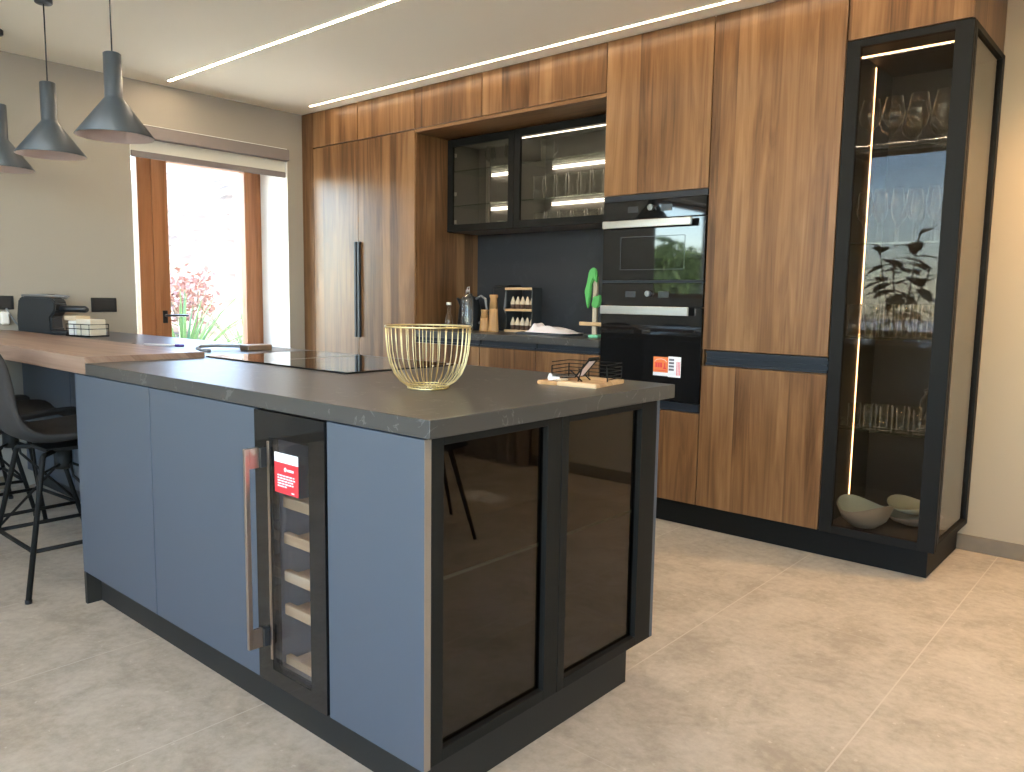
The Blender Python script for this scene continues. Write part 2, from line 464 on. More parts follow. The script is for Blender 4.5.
# ceiling light strips (fitted flush in the ceiling)
def strip(led, x0, x1, y, label, H=H):
    t = thing('ceiling_light_strip', label, 'ceiling light', ((x0 + x1) / 2, y, H), 'linear ceiling lights')
    MB().box(x0 - .006, x1 + .006, y - .015, y - .011, H - .004, H - .0005).box(x0 - .006, x1 + .006, y + .011, y + .015, H - .004, H - .0005).build('channel', M_ceil, t)
    B(x0, x1, y - .0048, y + .0048, H - .003, H - .0005).build('diffuser', led, t)
strip(M_led, -3.94, 3.2, 1.385, 'long thin light strip in the ceiling above the island')
strip(M_led2, -3.79, 3.2, 2.352, 'long thin light strip in the ceiling just in front of the wood cabinets')
strip(M_led, -3.0, 3.2, -1.2, 'added unseen ceiling light strip at the edge of the kitchen ceiling, away from the cabinets')  # unseen strip, added to light the room from behind the camera
strip(M_led, -3.0, 3.2, -2.9, 'added unseen ceiling light strip at the garden window wall', H2)  # second added strip, out of view over the living area

# unseen warm spots, added to light the back wall and floor at right
def added_downlight(x, y, label, W):
    t = thing('added_recessed_spot', label, 'ceiling light', (x, y, H), 'added ceiling spots')
    MB().lathe([(.030, -.0005), (.046, -.0005), (.046, -.006), (.030, -.004)], (x, y, H), 24, True).build('ring', M_white, t)
    MB().lathe([(.0005, -.001), (.0295, -.001), (.0295, -.003), (.0005, -.003)], (x, y, H), 24).build('diffuser', M_led, t)
    l = bpy.data.lights.new('spot_light', 'SPOT'); l.energy = W; l.color = (1.0, .60, .28); l.spot_size = R(120); l.spot_blend = .8; l.shadow_soft_size = .05
    o = bpy.data.objects.new('spot_light', l); COL.objects.link(o); o.location = (0, 0, -.02); o.parent = t
added_downlight(1.05, 2.72, 'added recessed ceiling spot right of the display cabinet', 40)
added_downlight(2.3, 2.3, 'added recessed ceiling spot in front of the curtain', 6)

# ------------------------------------------------------------------ glazed door in the left wall
xf = -4.46
d = MB()
def frame_rect(mb, x0, x1, ya, yb, za, zb, w, wb=None):
    wb = w if wb is None else wb
    mb.box(x0, x1, ya, ya + w, za, zb); mb.box(x0, x1, yb - w, yb, za, zb)
    mb.box(x0, x1, ya + w, yb - w, zb - w, zb); mb.box(x0, x1, ya + w, yb - w, za, za + wb)
frame_rect(d, xf - .07, xf, DY0, DY1, 0, DZ, .055)
d.box(xf - .07, xf, 1.385, 1.49, .055, DZ - .055)
door = struct('door_1', d, M_orange)
lf = MB(); frame_rect(lf, xf - .05, xf + .02, 1.480, 2.302, .05, DZ - .05, .108, .12)
leaf = lf.build('leaf_frame', M_orange, door)
B(xf - .02, xf - .012, 1.585, 2.197, .165, DZ - .155).build('pane', M_glass, leaf)
B(xf - .04, xf - .032, DY0 + .055, 1.385, .055, DZ - .055).build('side_pane', M_glass, door)
hd = MB().box(xf + .02, xf + .03, 1.525, 1.56, .955, 1.045, bev=.003)
hd.tube([(xf + .03, 1.543, 1.01), (xf + .065, 1.543, 1.01), (xf + .07, 1.555, 1.01), (xf + .07, 1.69, 1.008)], .009)
hd.build('handle', M_blackp, door)
struct('door_reveal', MB().box(xf - .02, XL - .001, DY1 - .004, DY1 + .002, 0, DZ).box(xf, XL - .001, DY0 - .002, DY0 + .004, 0, DZ).box(xf, XL - .001, DY0, DY1, DZ - .004, DZ + .002), M_reveal)
rb = thing('roller_blind', 'rolled up cream roller blind over the glazed garden door', 'blind', (XL, 1.77, 2.05))
B(XL + .002, XL + .055, 1.19, 2.335, 2.165, 2.245, bev=.004).build('cassette', M_blind, rb)
B(XL - .028, XL - .024, 1.20, 2.345, 2.075, 2.20).build('fabric', M_blindf, rb)
B(XL - .036, XL - .014, 1.20, 2.345, 2.05, 2.09, bev=.004).build('bottom_bar', M_blind, rb)

# window beyond the frame on the left wall, and the wide garden window behind the camera
def window(n, axis, a0, a1, lo, hi, z0, z1, nm, mat, glass=None):
    mb = MB(); cuts = [lo + (hi - lo) * i / nm for i in range(nm + 1)]
    def bx(m, p, q, za, zb, ins=0):
        if axis == 'x': m.box(a0 + ins, a1 - ins, p, q, za, zb)
        else: m.box(p, q, a0 + ins, a1 - ins, za, zb)
    for i, c in enumerate(cuts):
        off = .0 if 0 < i < nm else (.03 if i == 0 else -.03)
        bx(mb, c - .03 + off, c + .03 + off, z0, z1)
    bx(mb, lo, hi, z0, z0 + .06, .002); bx(mb, lo, hi, z1 - .06, z1, .002)
    o = struct('window_%d' % n, mb, mat)
    for i in range(nm):
        g = MB(); mid = (a0 + a1) / 2
        p, q = cuts[i] + .03, cuts[i + 1] - .03
        if axis == 'x': g.box(mid - .004, mid + .004, p, q, z0 + .06, z1 - .06)
        else: g.box(p, q, mid - .004, mid + .004, z0 + .06, z1 - .06)
        g.build('pane', glass or M_glass, o)
    return o
window(1, 'x', XL - .30, XL - .24, -4.92, -2.75, 1.2, 2.5, 1, M_orange)
window(2, 'y', YF - .14, YF - .08, -2.35, 3.4, .75, 3.15, 5, M_orange, M_dimpane)
window(4, 'x', XR + .08, XR + .14, -4.75, -1.75, .1, 3.25, 3, M_orange)  # unseen right wall window, added to let in more daylight
window(3, 'y', YB + .085, YB + .125, 1.70, 2.12, .92, 1.36, 1, M_orange)
bl = thing('slatted_blind', 'slatted blind in the low window of the back wall, right of the cabinets', 'blind', (1.91, YB + .03, .92))
for k in range(8): B(1.72, 2.10, YB + .025, YB + .040, .955 + k * .047, .978 + k * .047).build('slat', M_white, bl)
B(1.715, 2.105, YB + .018, YB + .048, 1.335, 1.358).build('head_rail', M_white, bl)
# curtain beside that window
def curtain(x0, x1, y, z0, z1, n):
    mb = MB(); prev = None; k = n * 8
    for i in range(k + 1):
        x = x0 + (x1 - x0) * i / k; dy = .045 * math.sin(2 * PI * i / 8) + .01 * math.sin(i * .9)
        cur = [mb.bm.verts.new((x, y + dy, z)) for z in (z0, (z0 + z1) / 2, z1)]
        if prev:
            for j in range(2):
                f = mb.bm.faces.new((prev[j], cur[j], cur[j + 1], prev[j + 1])); f.smooth = True
        prev = cur
    bmesh.ops.solidify(mb.bm, geom=mb.bm.faces[:], thickness=.004)
    return mb
cu = thing('curtain', 'taupe pleated floor length curtain hanging on the back wall', 'curtain', (2.75, YB - .08, 0.01))
curtain(2.15, 3.35, YB - .085, .01, 2.40, 12).build('drape', M_curtain, cu)
MB().tube([(2.05, YB - .085, 2.42), (3.45, YB - .085, 2.42)], .014).box(2.2, 2.22, YB - .085, YB, 2.41, 2.43).box(3.28, 3.30, YB - .085, YB, 2.41, 2.43).build('rail', M_black, cu)

# ------------------------------------------------------------------ outdoors
struct('garden_ground', B(-60, 40, -5, 50, -.4, -.13), M_ground)
struct('terrace_ground', B(-60, 40, -60, -5.001, -.4, -.13), M_paving)
def hill():
    mb = MB(); nx, ny = 30, 44; V = []
    for i in range(nx):
        row = []
        for j in range(ny):
            x = -8.6 - i * .75; y = -2 + j * .55
            t = max(0, (-8.6 - x) / 6.0)
            crest = 1.15 + max(0, (y - 3.6)) * .42
            z = -.2 + min(1, t) ** .8 * (crest + .55) + max(0, t - 1) * .25 + random.uniform(-.10, .10) * min(1, t * 2)
            row.append(mb.bm.verts.new((x, y, z)))
        V.append(row)
    for i in range(nx - 1):
        for j in range(ny - 1):
            mb.bm.faces.new((V[i][j], V[i][j + 1], V[i + 1][j + 1], V[i + 1][j]))
    return mb
struct('hillside', hill(), M_hill)
def rosette(name, x, y, z, n, ln, mat, label, cat, wd=.03, lift=(.5, 1.3)):
    mb = MB()
    for k in range(n):
        a = random.uniform(0, 2 * PI); e = random.uniform(*lift); L_ = ln * random.uniform(.7, 1.1); pr = None
        for i in range(5):
            s = i / 4; r = L_ * s * math.cos(e) * (1 + .2 * s); h = L_ * s * math.sin(e) - .28 * L_ * s * s
            c = Vector((x + r * math.cos(a), y + r * math.sin(a), z + max(0.0, h))); wv = Vector((-math.sin(a), math.cos(a), 0)) * wd * (1 - .9 * s)
            cur = (mb.bm.verts.new(c - wv), mb.bm.verts.new(c + Vector((0, 0, -.01))), mb.bm.verts.new(c + wv))
            if pr:
                mb.bm.faces.new((pr[0], pr[1], cur[1], cur[0])); mb.bm.faces.new((pr[1], pr[2], cur[2], cur[1]))
            pr = cur
    o = mb.build(name, mat, None, (x, y, z)); tag(o, label, cat); return o
def leafball(c, rad, n, sz, mb):
    for k in range(n):
        dvec = Vector((random.gauss(0, 1), random.gauss(0, 1), random.gauss(0, 1))).normalized()
        p = Vector(c) + Vector((dvec.x * rad[0], dvec.y * rad[1], dvec.z * rad[2])) * random.uniform(.35, 1)
        a = Vector((random.gauss(0, 1), random.gauss(0, 1), random.gauss(0, 1))).normalized(); b = a.orthogonal().normalized()
        s = sz * random.uniform(.6, 1.2)
        mb.quad(p - a * s, p + b * s * .5, p + a * s, p - b * s * .5)
    return mb
rbsh = thing('red_bush', 'red leaved bush on the slope behind the glazed door', 'bush', (-10.2, 4.7, .1))
mb = MB()
for k in range(5): mb.tube([(-10.2, 4.7, .1), (-10.2 + random.uniform(-.4, .4), 4.7 + random.uniform(-.4, .4), 1.2)], .02, 5)
mb.build('stems', M_bark, rbsh)
leafball((-10.2, 4.65, 1.15), (.40, .5, .50), 420, .055, MB()).build('crown', M_redleaf, rbsh)
rosette('yucca', -9.2, 4.02, -.12, 80, 1.75, M_palm, 'spiky green yucca in front of the red bush', 'plant', .035, (.6, 1.45))
rosette('young_palm', -8.9, 4.82, -.12, 46, 1.6, M_palm, 'young green palm right of the yucca, seen through the glazed door', 'plant', .03, (.7, 1.5))
for i, (x, y, r, lab) in enumerate([(-7.7, 3.55, .24, 'pale rock left of the young palm'), (-7.8, 4.15, .18, 'small pale rock in front of the young palm'), (-8.0, 4.95, .26, 'pale rock right of the young palm')]):
    mb = MB().ball((x, y, -.13 + r * .35), r, (1, 1.2, .6), 10)
    for v in mb.bm.verts: v.co += Vector((random.uniform(-.03, .03),) * 3)
    tag(mb.build('rock', M_rock, None, (x, y, -.13)), lab, 'rock', 'garden rocks')
def tree(x, y, h, r, label):
    t = thing('olive_tree', label, 'tree', (x, y, -.13), 'trees in the garden')
    MB().tube([(x, y, -.13), (x + .1, y, h * .3), (x, y + .1, h * .65)], [.16, .11, .06], 8).build('trunk', M_bark, t)
    leafball((x, y, h * .68), (r, r, h * .36), 1500, .16, MB()).build('crown', M_treeleaf, t)
tree(-9.6, -12.2, 2.7, 1.15, 'bushy olive tree outside the side window, nearest the house wall')
tree(-9.9, -14.7, 2.6, 1.15, 'middle bushy olive tree outside the side window')
tree(-10.3, -17.2, 2.9, 1.15, 'bushy olive tree at the far garden corner')

# ------------------------------------------------------------------ back run of cabinets
Y0 = 2.48
G = .002
def front(x0, x1, z0, z1, name, parent, mat=None, y=Y0):
    return B(x0 + G, x1 - G, y, y + .02, z0 + G, z1 - G, bev=.0015).build(name, mat or M_walnut, parent)
tag(B(XL + .001, -3.948, Y0 + .001, YB - .001, 0, H - .001).build('filler_panel', M_walnut, None, (-4.02, 2.8, 0)), 'narrow walnut filler panel between the wall and the tall pantry', 'panel')
# plinth
tag(MB().prism([(-3.947, 2.54), (.398, 2.54), (.398, YB - .001), (.38, YB - .001), (.38, 2.56), (-3.947, 2.56)], .0, .128).build('plinth', M_black, None, (-1.8, 2.55, 0)), 'black plinth along the foot of the wood cabinet wall', 'plinth')

pt = thing('pantry_cabinet', 'tall walnut pantry with two doors and black bar handles, by the wall', 'cabinet', (-3.376, 2.8, .13))
MB().box(-3.946, -2.807, Y0 + .022, YB - .002, .13, 2.262).build('body', M_walnut, pt)
for x0, x1, hx in ((-3.945, -3.408, -3.424), (-3.408, -2.808, -3.387)):
    dd = front(x0, x1, .132, 2.264, 'door', pt)
    B(hx - .0115, hx + .0115, Y0 - .022, Y0 + .0, .873, 1.556, bev=.003).build('handle', M_profile, dd)
oh_lab = ['walnut overhead cabinet leftmost of the top row, above the left pantry door', 'walnut overhead cabinet above the right pantry door', 'walnut overhead cabinet above the left glass wall cabinet', 'wide walnut overhead cabinet above the right glass wall cabinet']
for (x0, x1), lab in zip(((-3.946, -3.409), (-3.407, -2.808), (-2.806, -2.203), (-2.201, -1.291)), oh_lab):
    t = thing('overhead_cabinet', lab, 'cabinet', ((x0 + x1) / 2, 2.8, 2.268), 'overhead cabinets along the ceiling')
    B(x0, x1, Y0 + .022, YB - .002, 2.269, H - .002).build('body', M_walnut, t)
    front(x0, x1, 2.268, H - .001, 'door', t)
t = thing('overhead_cabinet', 'walnut overhead cabinet above the tall black glass display cabinet', 'cabinet', (.19, 2.8, 2.29), 'overhead cabinets along the ceiling')
B(-.048, .428, Y0 + .022, YB - .002, 2.290, H - .002).build('body', M_walnut, t)
front(-.048, .430, 2.289, H - .001, 'door', t)
tag(B(-2.805, -1.291, Y0 + .001, YB - .001, 2.246, 2.266).build('soffit_panel', M_walnut_h, None, (-2.05, 2.8, 2.246)), 'walnut soffit panel over the dark niche', 'panel')

# niche: base units, worktop, backsplash
bl_lab = ['walnut base cabinet at the left end of the niche, beside the pantry', 'walnut base cabinet in the middle of the niche', 'walnut base cabinet at the right end of the niche, beside the ovens']
for (x0, x1), lab in zip(((-2.805, -2.203), (-2.201, -1.748), (-1.746, -1.291)), bl_lab):
    t = thing('base_cabinet', lab, 'cabinet', ((x0 + x1) / 2, 2.8, .13), 'base cabinets under the niche worktop')
    B(x0, x1, Y0 + .045, YB - .002, .13, .904).build('body', M_gap, t)
    front(x0, x1, .132, .866, 'door', t)
    MB().box(x0 + .006, x1 - .001, Y0 + .012, Y0 + .044, .868, .904).box(x0 + .006, x1 - .001, Y0 - .004, Y0 + .012, .868, .880).build('handle_profile', M_profile, t)
tag(B(-2.805, -1.291, 2.474, YB - .018, .906, .947, bev=.0015).build('niche_worktop', M_top, None, (-2.05, 2.8, .906)), 'black stone worktop in the niche between pantry and ovens', 'worktop')
tag(B(-2.805, -1.291, YB - .016, YB - .001, .906, 1.70).build('backsplash', M_splash, None, (-2.05, YB - .01, .906)), 'dark stone backsplash behind the niche worktop', 'backsplash')

def pane_door(parent, axis, plane, a0, a1, z0, z1, sw, th, mframe, mglass, top=None, bot=None, rec=.012, name='door', sides=None):
    """framed glass door; 'y': lies in plane y, spans x a0..a1 ; 'x': lies in plane x, spans y"""
    top = top or sw; bot = bot or sw; swl, swr = sides or (sw, sw)
    m = MB()
    def bx(mm, p, q, za, zb, d0, d1, bev=0):
        if axis == 'y': mm.box(p, q, plane + d0, plane + d1, za, zb, bev=bev)
        else: mm.box(plane - d1, plane - d0, p, q, za, zb, bev=bev)
    bx(m, a0, a0 + swl, z0, z1, 0, th, .001); bx(m, a1 - swr, a1, z0, z1, 0, th, .001)
    bx(m, a0 + swl, a1 - swr, z1 - top, z1, 0, th, .001); bx(m, a0 + swl, a1 - swr, z0, z0 + bot, 0, th, .001)
    o = m.build(name, mframe, parent)
    g = MB(); bx(g, a0 + swl, a1 - swr, z0 + bot, z1 - top, rec, rec + .005)
    g.build('pane', mglass, o)
    return o

UY = 2.777
def wall_cabinet(x0, x1, label, left_hinges):
    t = thing('glass_wall_cabinet', label, 'cabinet', ((x0 + x1) / 2, 2.94, 1.62), 'black glass wall cabinets in the niche')
    z0, z1 = 1.62, 2.238
    MB().box(x0, x0 + .016, UY + .024, YB - .018, z0, z1).box(x1 - .016, x1, UY + .024, YB - .018, z0, z1).box(x0, x1, UY + .024, YB - .018, z0, z0 + .016) \
        .box(x0, x1, UY + .024, YB - .018, z1 - .016, z1).box(x0, x1, YB - .028, YB - .018, z0, z1).build('body', M_inside2, t)
    for z in (1.795, 2.03):
        sh = B(x0 + .018, x1 - .018, UY + .05, YB - .03, z, z + .008).build('shelf', M_shelfg, t)
        B(x0 + (.25 if left_hinges else .10) * (x1 - x0), x1 - .02, YB - .046, YB - .034, z - .010, z - .004).build('light_bar', M_leds, sh)
    if left_hinges:
        for z in (1.69, 1.88, 2.14): B(x0 + .018, x0 + .05, UY + .03, UY + .045, z - .012, z + .012, bev=.002).build('hinge', M_steel, t)
        B(x0 + .105, x0 + .125, YB - .05, YB - .030, z0 + .018, z1 - .02).build('pale_strip', M_steel, t)  # pale upright strip near the left end of the cabinet back
    else:
        B(x0 + .03, x1 - .02, UY + .03, UY + .036, z1 - .055, z1 - .049).build('light_bar', M_leds, t)
    pane_door(t, 'y', UY, x0 + .001, x1 - .001, z0, z1, .047, .022, M_black, M_smoke)
    return t
wall_cabinet(-2.803, -2.197, 'narrow left black framed glass wall cabinet in the niche', True)
wall_cabinet(-2.195, -1.292, 'wide right black framed glass wall cabinet holding rows of tumblers', False)

# oven tower
ot = thing('oven_housing', 'walnut oven tower with a tall top door and a bottom drawer', 'cabinet', (-.98, 2.8, .13))
MB().box(-1.289, -1.271, Y0 + .022, YB - .002, .13, H - .002).box(-.690, -.673, Y0 + .022, YB - .002, .13, H - .002).box(-1.271, -.690, YB - .03, YB - .002, .13, H - .002) \
    .box(-1.271, -.690, Y0 + .022, YB - .03, .612, .650).box(-1.271, -.690, Y0 + .022, YB - .03, 1.708, 1.74).box(-1.271, -.690, Y0 + .022, YB - .03, 1.262, 1.274).box(-1.271, -.690, Y0 + .022, YB - .03, .13, .15).build('body', M_walnut, ot)
front(-1.290, -.673, 1.722, H - .001, 'door', ot)
dr = front(-1.290, -.673, .132, .606, 'drawer', ot)
MB().box(-1.288, -.675, Y0 - .002, Y0 + .02, .609, .640).box(-1.288, -.675, Y0 - .012, Y0 + .02, .640, .650).build('handle_profile', M_profile, dr)
B(-1.288, -.675, Y0 + .004, Y0 + .02, 1.692, 1.721).build('vent_strip', M_profile, ot)

def knob(mb, x, y, z, r=.019):
    g = bmesh.ops.create_cone(mb.bm, cap_ends=True, segments=20, radius1=r, radius2=r * .9, depth=.022)['verts']
    for v in g: v.co = Vector((v.co.x, v.co.z, v.co.y)) + Vector((x, y - .011, z))
    mb.box(x - .003, x + .003, y - .026, y - .018, z - r * .8, z + r * .8)
    return mb
def oven(label, z0, z1, zc, zh, h):
    t = thing('oven', label, 'oven', (-.98, 2.76, z0), 'built-in black ovens')
    y = Y0 - .002
    B(-1.268, -.693, Y0 + .022, YB - .06, z0 + .005, z1 - .005).build('casing', M_blackm, t)
    cp = B(-1.284, -.677, y, y + .022, zc + .002, z1, bev=.002).build('control_panel', M_ovenglass, t)
    knob(MB(), -.985, y, (zc + z1) / 2 + .006, .016).build('knob', M_dsteel, cp)
    for xa in (-1.10, -.90): B(xa - .032, xa + .032, y - .001, y + .001, (zc + z1) / 2 - .014, (zc + z1) / 2 + .018).build('display', M_dark, cp)
    dd = B(-1.284, -.677, y, y + .024, z0, zc - .002, bev=.002).build('door', M_ovenglass, t)
    MB().box(-1.262, -.735, y - .045, y - .031, zh, zh + h, bev=.002).box(-1.25, -1.22, y - .032, y, zh + .006, zh + h - .006).box(-.80, -.77, y - .032, y, zh + .006, zh + h - .006).build('handle', M_steel, dd)
    return t, dd, y
_, d1, yo = oven('upper compact black oven with a steel bar handle', 1.276, 1.690, 1.592, 1.547, .038)
fr = MB(); x0, x1, z0, z1 = -1.17, -.79, 1.33, 1.50
fr.box(x0, x1, yo - .0006, yo, z1, z1 + .003).box(x0, x1, yo - .0006, yo, z0, z0 + .003).box(x0, x0 + .003, yo - .0006, yo, z0, z1).box(x1, x1 + .003, yo - .0006, yo, z0, z1)
fr.build('window_outline', M_dark, d1)
B(-1.284, -.677, yo - .004, yo + .022, 1.2625, 1.2755).build('lower_trim', M_profile, d1)
_, d2, yo = oven('lower black oven with orange and white stickers on its door', .654, 1.262, 1.138, 1.096, .044)
stk = B(-.945, -.857, yo - .001, yo, .782, .880).build('sticker', M_orangep, d2)
MB().box(-.945, -.857, yo - .0014, yo - .001, .782, .800).build('sticker_foot', M_paper, stk)
m = MB()
for i in range(3): m.box(-.932 + i * .014, -.921 + i * .014, yo - .0014, yo - .001, .825, .850)
m.box(-.885, -.868, yo - .0014, yo - .001, .818, .826).box(-.880, -.874, yo - .0014, yo - .001, .826, .850).box(-.938, -.868, yo - .0014, yo - .001, .808, .811)
m.build('sticker_print', M_red, stk)
m = MB().tube([(-.938, yo - .0016, .855), (-.925, yo - .0016, .866), (-.90, yo - .0016, .870), (-.877, yo - .0016, .866), (-.864, yo - .0016, .855)], .0012, 5)
m.build('sticker_arc', M_paper, stk)
stk2 = B(-.857, -.784, yo - .001, yo, .779, .885).build('sticker', M_paper, d2)
m = MB()
for i in range(4): m.box(-.853, -.823, yo - .0014, yo - .001, .812 + i * .017, .823 + i * .017)
m.build('sticker_print', M_ink, stk2)
m = MB()
for i in range(3): m.box(-.808 + i * .008, -.804 + i * .008, yo - .0014, yo - .001, .79, .86)
m.build('sticker_stripe', M_red, stk2)

# tall fridge unit
tf = thing('tall_cabinet', 'tall walnut fridge cabinet split by a dark handle groove, right of the ovens', 'cabinet', (-.36, 2.8, .13))
B(-.671, -.052, Y0 + .05, YB - .002, .13, H - .002).build('body', M_walnut, tf)
du = front(-.671, -.051, .930, H - .001, 'door', tf)
dl = front(-.671, -.051, .132, .852, 'door', tf)
MB().box(-.650, -.053, Y0 + .016, Y0 + .048, .856, .926).box(-.650, -.053, Y0 + .002, Y0 + .016, .856, .868).box(-.650, -.053, Y0 + .002, Y0 + .016, .914, .926).box(-.650, -.053, Y0 + .004, Y0 + .016, .888, .893).build('handle_profile', M_profile, tf)

# ------------------------------------------------------------------ black glass display cabinet
dc = thing('display_cabinet', 'tall black framed glass display cabinet with lit shelves of glassware', 'cabinet', (.19, 2.8, .13))
X0, X1, Z0, Z1 = -.048, .432, .131, 2.286
MB().box(X0, X0 + .016, Y0 + .024, YB - .002, Z0, Z1).box(X0, X1, YB - .014, YB - .002, Z0, Z1).box(X0, X1, Y0 + .024, YB - .002, Z0, Z0 + .02).box(X0, X1, Y0 + .024, YB - .002, Z1 - .02, Z1).build('body', M_inside, dc)
pane_door(dc, 'y', Y0 - .002, X0 + .001, X1 + .003, Z0, Z1, .055, .024, M_black, M_smoke, top=.030, bot=.034, sides=(.056, .068))
pane_door(dc, 'x', X1 + .004, Y0 + .026, YB - .002, Z0, Z1, .045, .022, M_black, M_smoke2, top=.025, bot=.03, name='side_frame', sides=(.03, .05))
SH = (.615, 1.025, 1.435, 1.832)
for z in SH:
    B(X0 + .02, X1 - .03, Y0 + .04, YB - .02, z - .008, z).build('shelf', M_shelfg, dc)
B(X0 + .016, X0 + .020, 2.8275, 2.8325, .20, 2.255).build('light_strip', M_ledw, dc)
B(X0 + .055, X1 - .07, Y0 + .026, Y0 + .034, 2.217, 2.221).build('light_strip', M_ledw, dc)

def ware(name, label, cat, prof, loc, group, seg=20, closed=True):
    mb = MB().lathe(prof, (0, 0, 0), seg, closed)
    o = mb.build(name, M_ware, None, (0, 0, 0)); o.location = loc
    return tag(o, label, cat, group)
def wine_prof(h, rb, stem, foot):
    hb = h - stem
    return [(0.0005, 0), (foot, 0), (foot, .002), (.005, .006), (.0035, .02), (.0035, stem - .006), (.012, stem + .004), (rb * .8, stem + hb * .22), (rb, stem + hb * .45), (rb * .72, h),
            (rb * .72 - .0012, h), (rb - .0014, stem + hb * .45), (rb * .8 - .0014, stem + hb * .24), (.010, stem + .010), (.0005, stem + .007)]
def tumbler_prof(h, r0, r1):
    return [(.0005, 0), (r0 - .002, 0), (r0, .003), (r1, h), (r1 - .0018, h), (r0 - .002, .012), (.0005, .010)]
WINE = dict(big=wine_prof(.225, .046, .09, .036), mid=wine_prof(.225, .036, .09, .032), flute=wine_prof(.235, .027, .095, .031))
proto = {}
def put(kind, name, prof, loc, label, cat, group):
    if kind not in proto:
        proto[kind] = ware(name, label, cat, prof, loc, group)
        return proto[kind]
    return copy_tree(proto[kind], loc, None, label, group)
def rowcol(i, j, nx, ny): return None
# shelf with large wine glasses: one label for look-alikes that nothing tells apart
lab = 'large stemmed wine glass on the top shelf of the display cabinet'
for i, (x, y) in enumerate([(.03, 2.60), (.125, 2.60), (.225, 2.60), (.325, 2.60), (.07, 2.75), (.18, 2.75), (.28, 2.75), (.12, 2.91), (.24, 2.91), (.34, 2.88)]):
    put('wb', 'wine_glass', WINE['big'], (x, y, SH[3]), lab, 'glass', 'wine glasses on the top shelf')
lab = 'slim stemmed glass on the second shelf of the display cabinet'
for i, (x, y) in enumerate([(.03, 2.60), (.095, 2.58), (.165, 2.60), (.235, 2.59), (.305, 2.60), (.065, 2.72), (.14, 2.73), (.215, 2.72), (.29, 2.73), (.36, 2.72), (.10, 2.86), (.19, 2.87), (.28, 2.86)]):
    put('wf' if i % 3 else 'wm', 'flute_glass' if i % 3 else 'wine_glass', WINE['flute' if i % 3 else 'mid'], (x, y, SH[2]), lab if i % 3 else 'medium stemmed wine glass on the second shelf of the display cabinet', 'glass',
        'slim glasses on the second shelf' if i % 3 else 'wine glasses on the second shelf')
lab = 'tall clear tumbler on the third shelf of the display cabinet'
for i in range(5):
    for j in range(3):
        put('tt', 'tumbler', tumbler_prof(.145, .028, .033), (.025 + i * .076 + .02 * (j % 2), 2.57 + j * .09, SH[1]), lab, 'glass', 'tumblers on the third shelf')
lab = 'small clear tumbler on the lowest glass shelf of the display cabinet'
for i in range(5):
    for j in range(2):
        if i == 4 and j == 1: continue
        put('ts', 'small_tumbler', tumbler_prof(.105, .026, .028), (.05 + i * .068 + .025 * j, 2.57 + j * .085, SH[0]), lab, 'glass', 'small tumblers on the lowest glass shelf')
# low glass dish, lidded jar
ware('glass_dish', 'low clear glass dish at the left end of the lowest glass shelf', 'dish', tumbler_prof(.03, .026, .028), (-.005, 2.62, SH[0]), None)
jr = thing('glass_jar', 'large lidded glass jar behind the small tumblers on the lowest glass shelf', 'jar', (.335, 2.78, SH[0]))
MB().lathe([(.0005, 0), (.062, 0), (.066, .01), (.066, .13), (.05, .155), (.05, .165), (.048, .165), (.048, .153), (.063, .128), (.063, .012), (.0005, .008)], (.335, 2.78, SH[0]), 24, True).build('body', M_ware, jr)
MB().lathe([(.0005, .166), (.054, .166), (.054, .176), (.015, .182), (.012, .19), (.02, .20), (.012, .21), (.0005, .212)], (.335, 2.78, SH[0]), 24).build('lid', M_ware, jr)
# ceramic bowls on the floor of the cabinet
def dish(name, label, c, r, h, tilt_rim, mi, mo, wav):
    t = thing(name, label, 'bowl', c)
    mb = MB(); n = 40; prof_o = [(.0005, 0), (r * .42, 0), (r * .75, h * .35), (r, h)]
    def lay(pr, m_, name_):
        b = MB(); rings = []
        for rr, z in pr:
            rings.append([b.bm.verts.new(Vector(c) + Vector((rr * math.cos(2 * PI * k / n), rr * math.sin(2 * PI * k / n), z + (z / h) ** 2 * wav * math.cos(2 * 2 * PI * k / n + 1.0)))) for k in range(n)])
        for i in range(len(pr) - 1):
            for k in range(n):
                f = b.bm.faces.new((rings[i][k], rings[i][(k + 1) % n], rings[i + 1][(k + 1) % n], rings[i + 1][k])); f.smooth = True
        return b.build(name_, m_, t)
    lay([(.001, 0), (r * .42, 0), (r * .78, h * .36), (r, h), (r - .005, h + .001)], mo, 'outer_shell')
    lay([(r - .005, h + .001), (r * .78 - .005, h * .36 + .005), (r * .42, .008), (.001, .008)], mi, 'inner_glaze')
    return t
zf = Z0 + .021
dish('salad_bowl', 'wavy edged celadon salad bowl on the floor of the display cabinet, in front', (.105, 2.63, zf), .122, .100, 0, M_bowl, M_bowlo, .020)
dish('serving_dish', 'flat celadon dish behind the salad bowl in the display cabinet', (.265, 2.83, zf), .125, .05, 0, M_bowl, M_bowlo, .010)
dish('serving_dish', 'celadon dish nested on top of the flat dish in the display cabinet', (.265, 2.83, zf + .052), .118, .045, 0, M_bowl, M_bowl, .014)

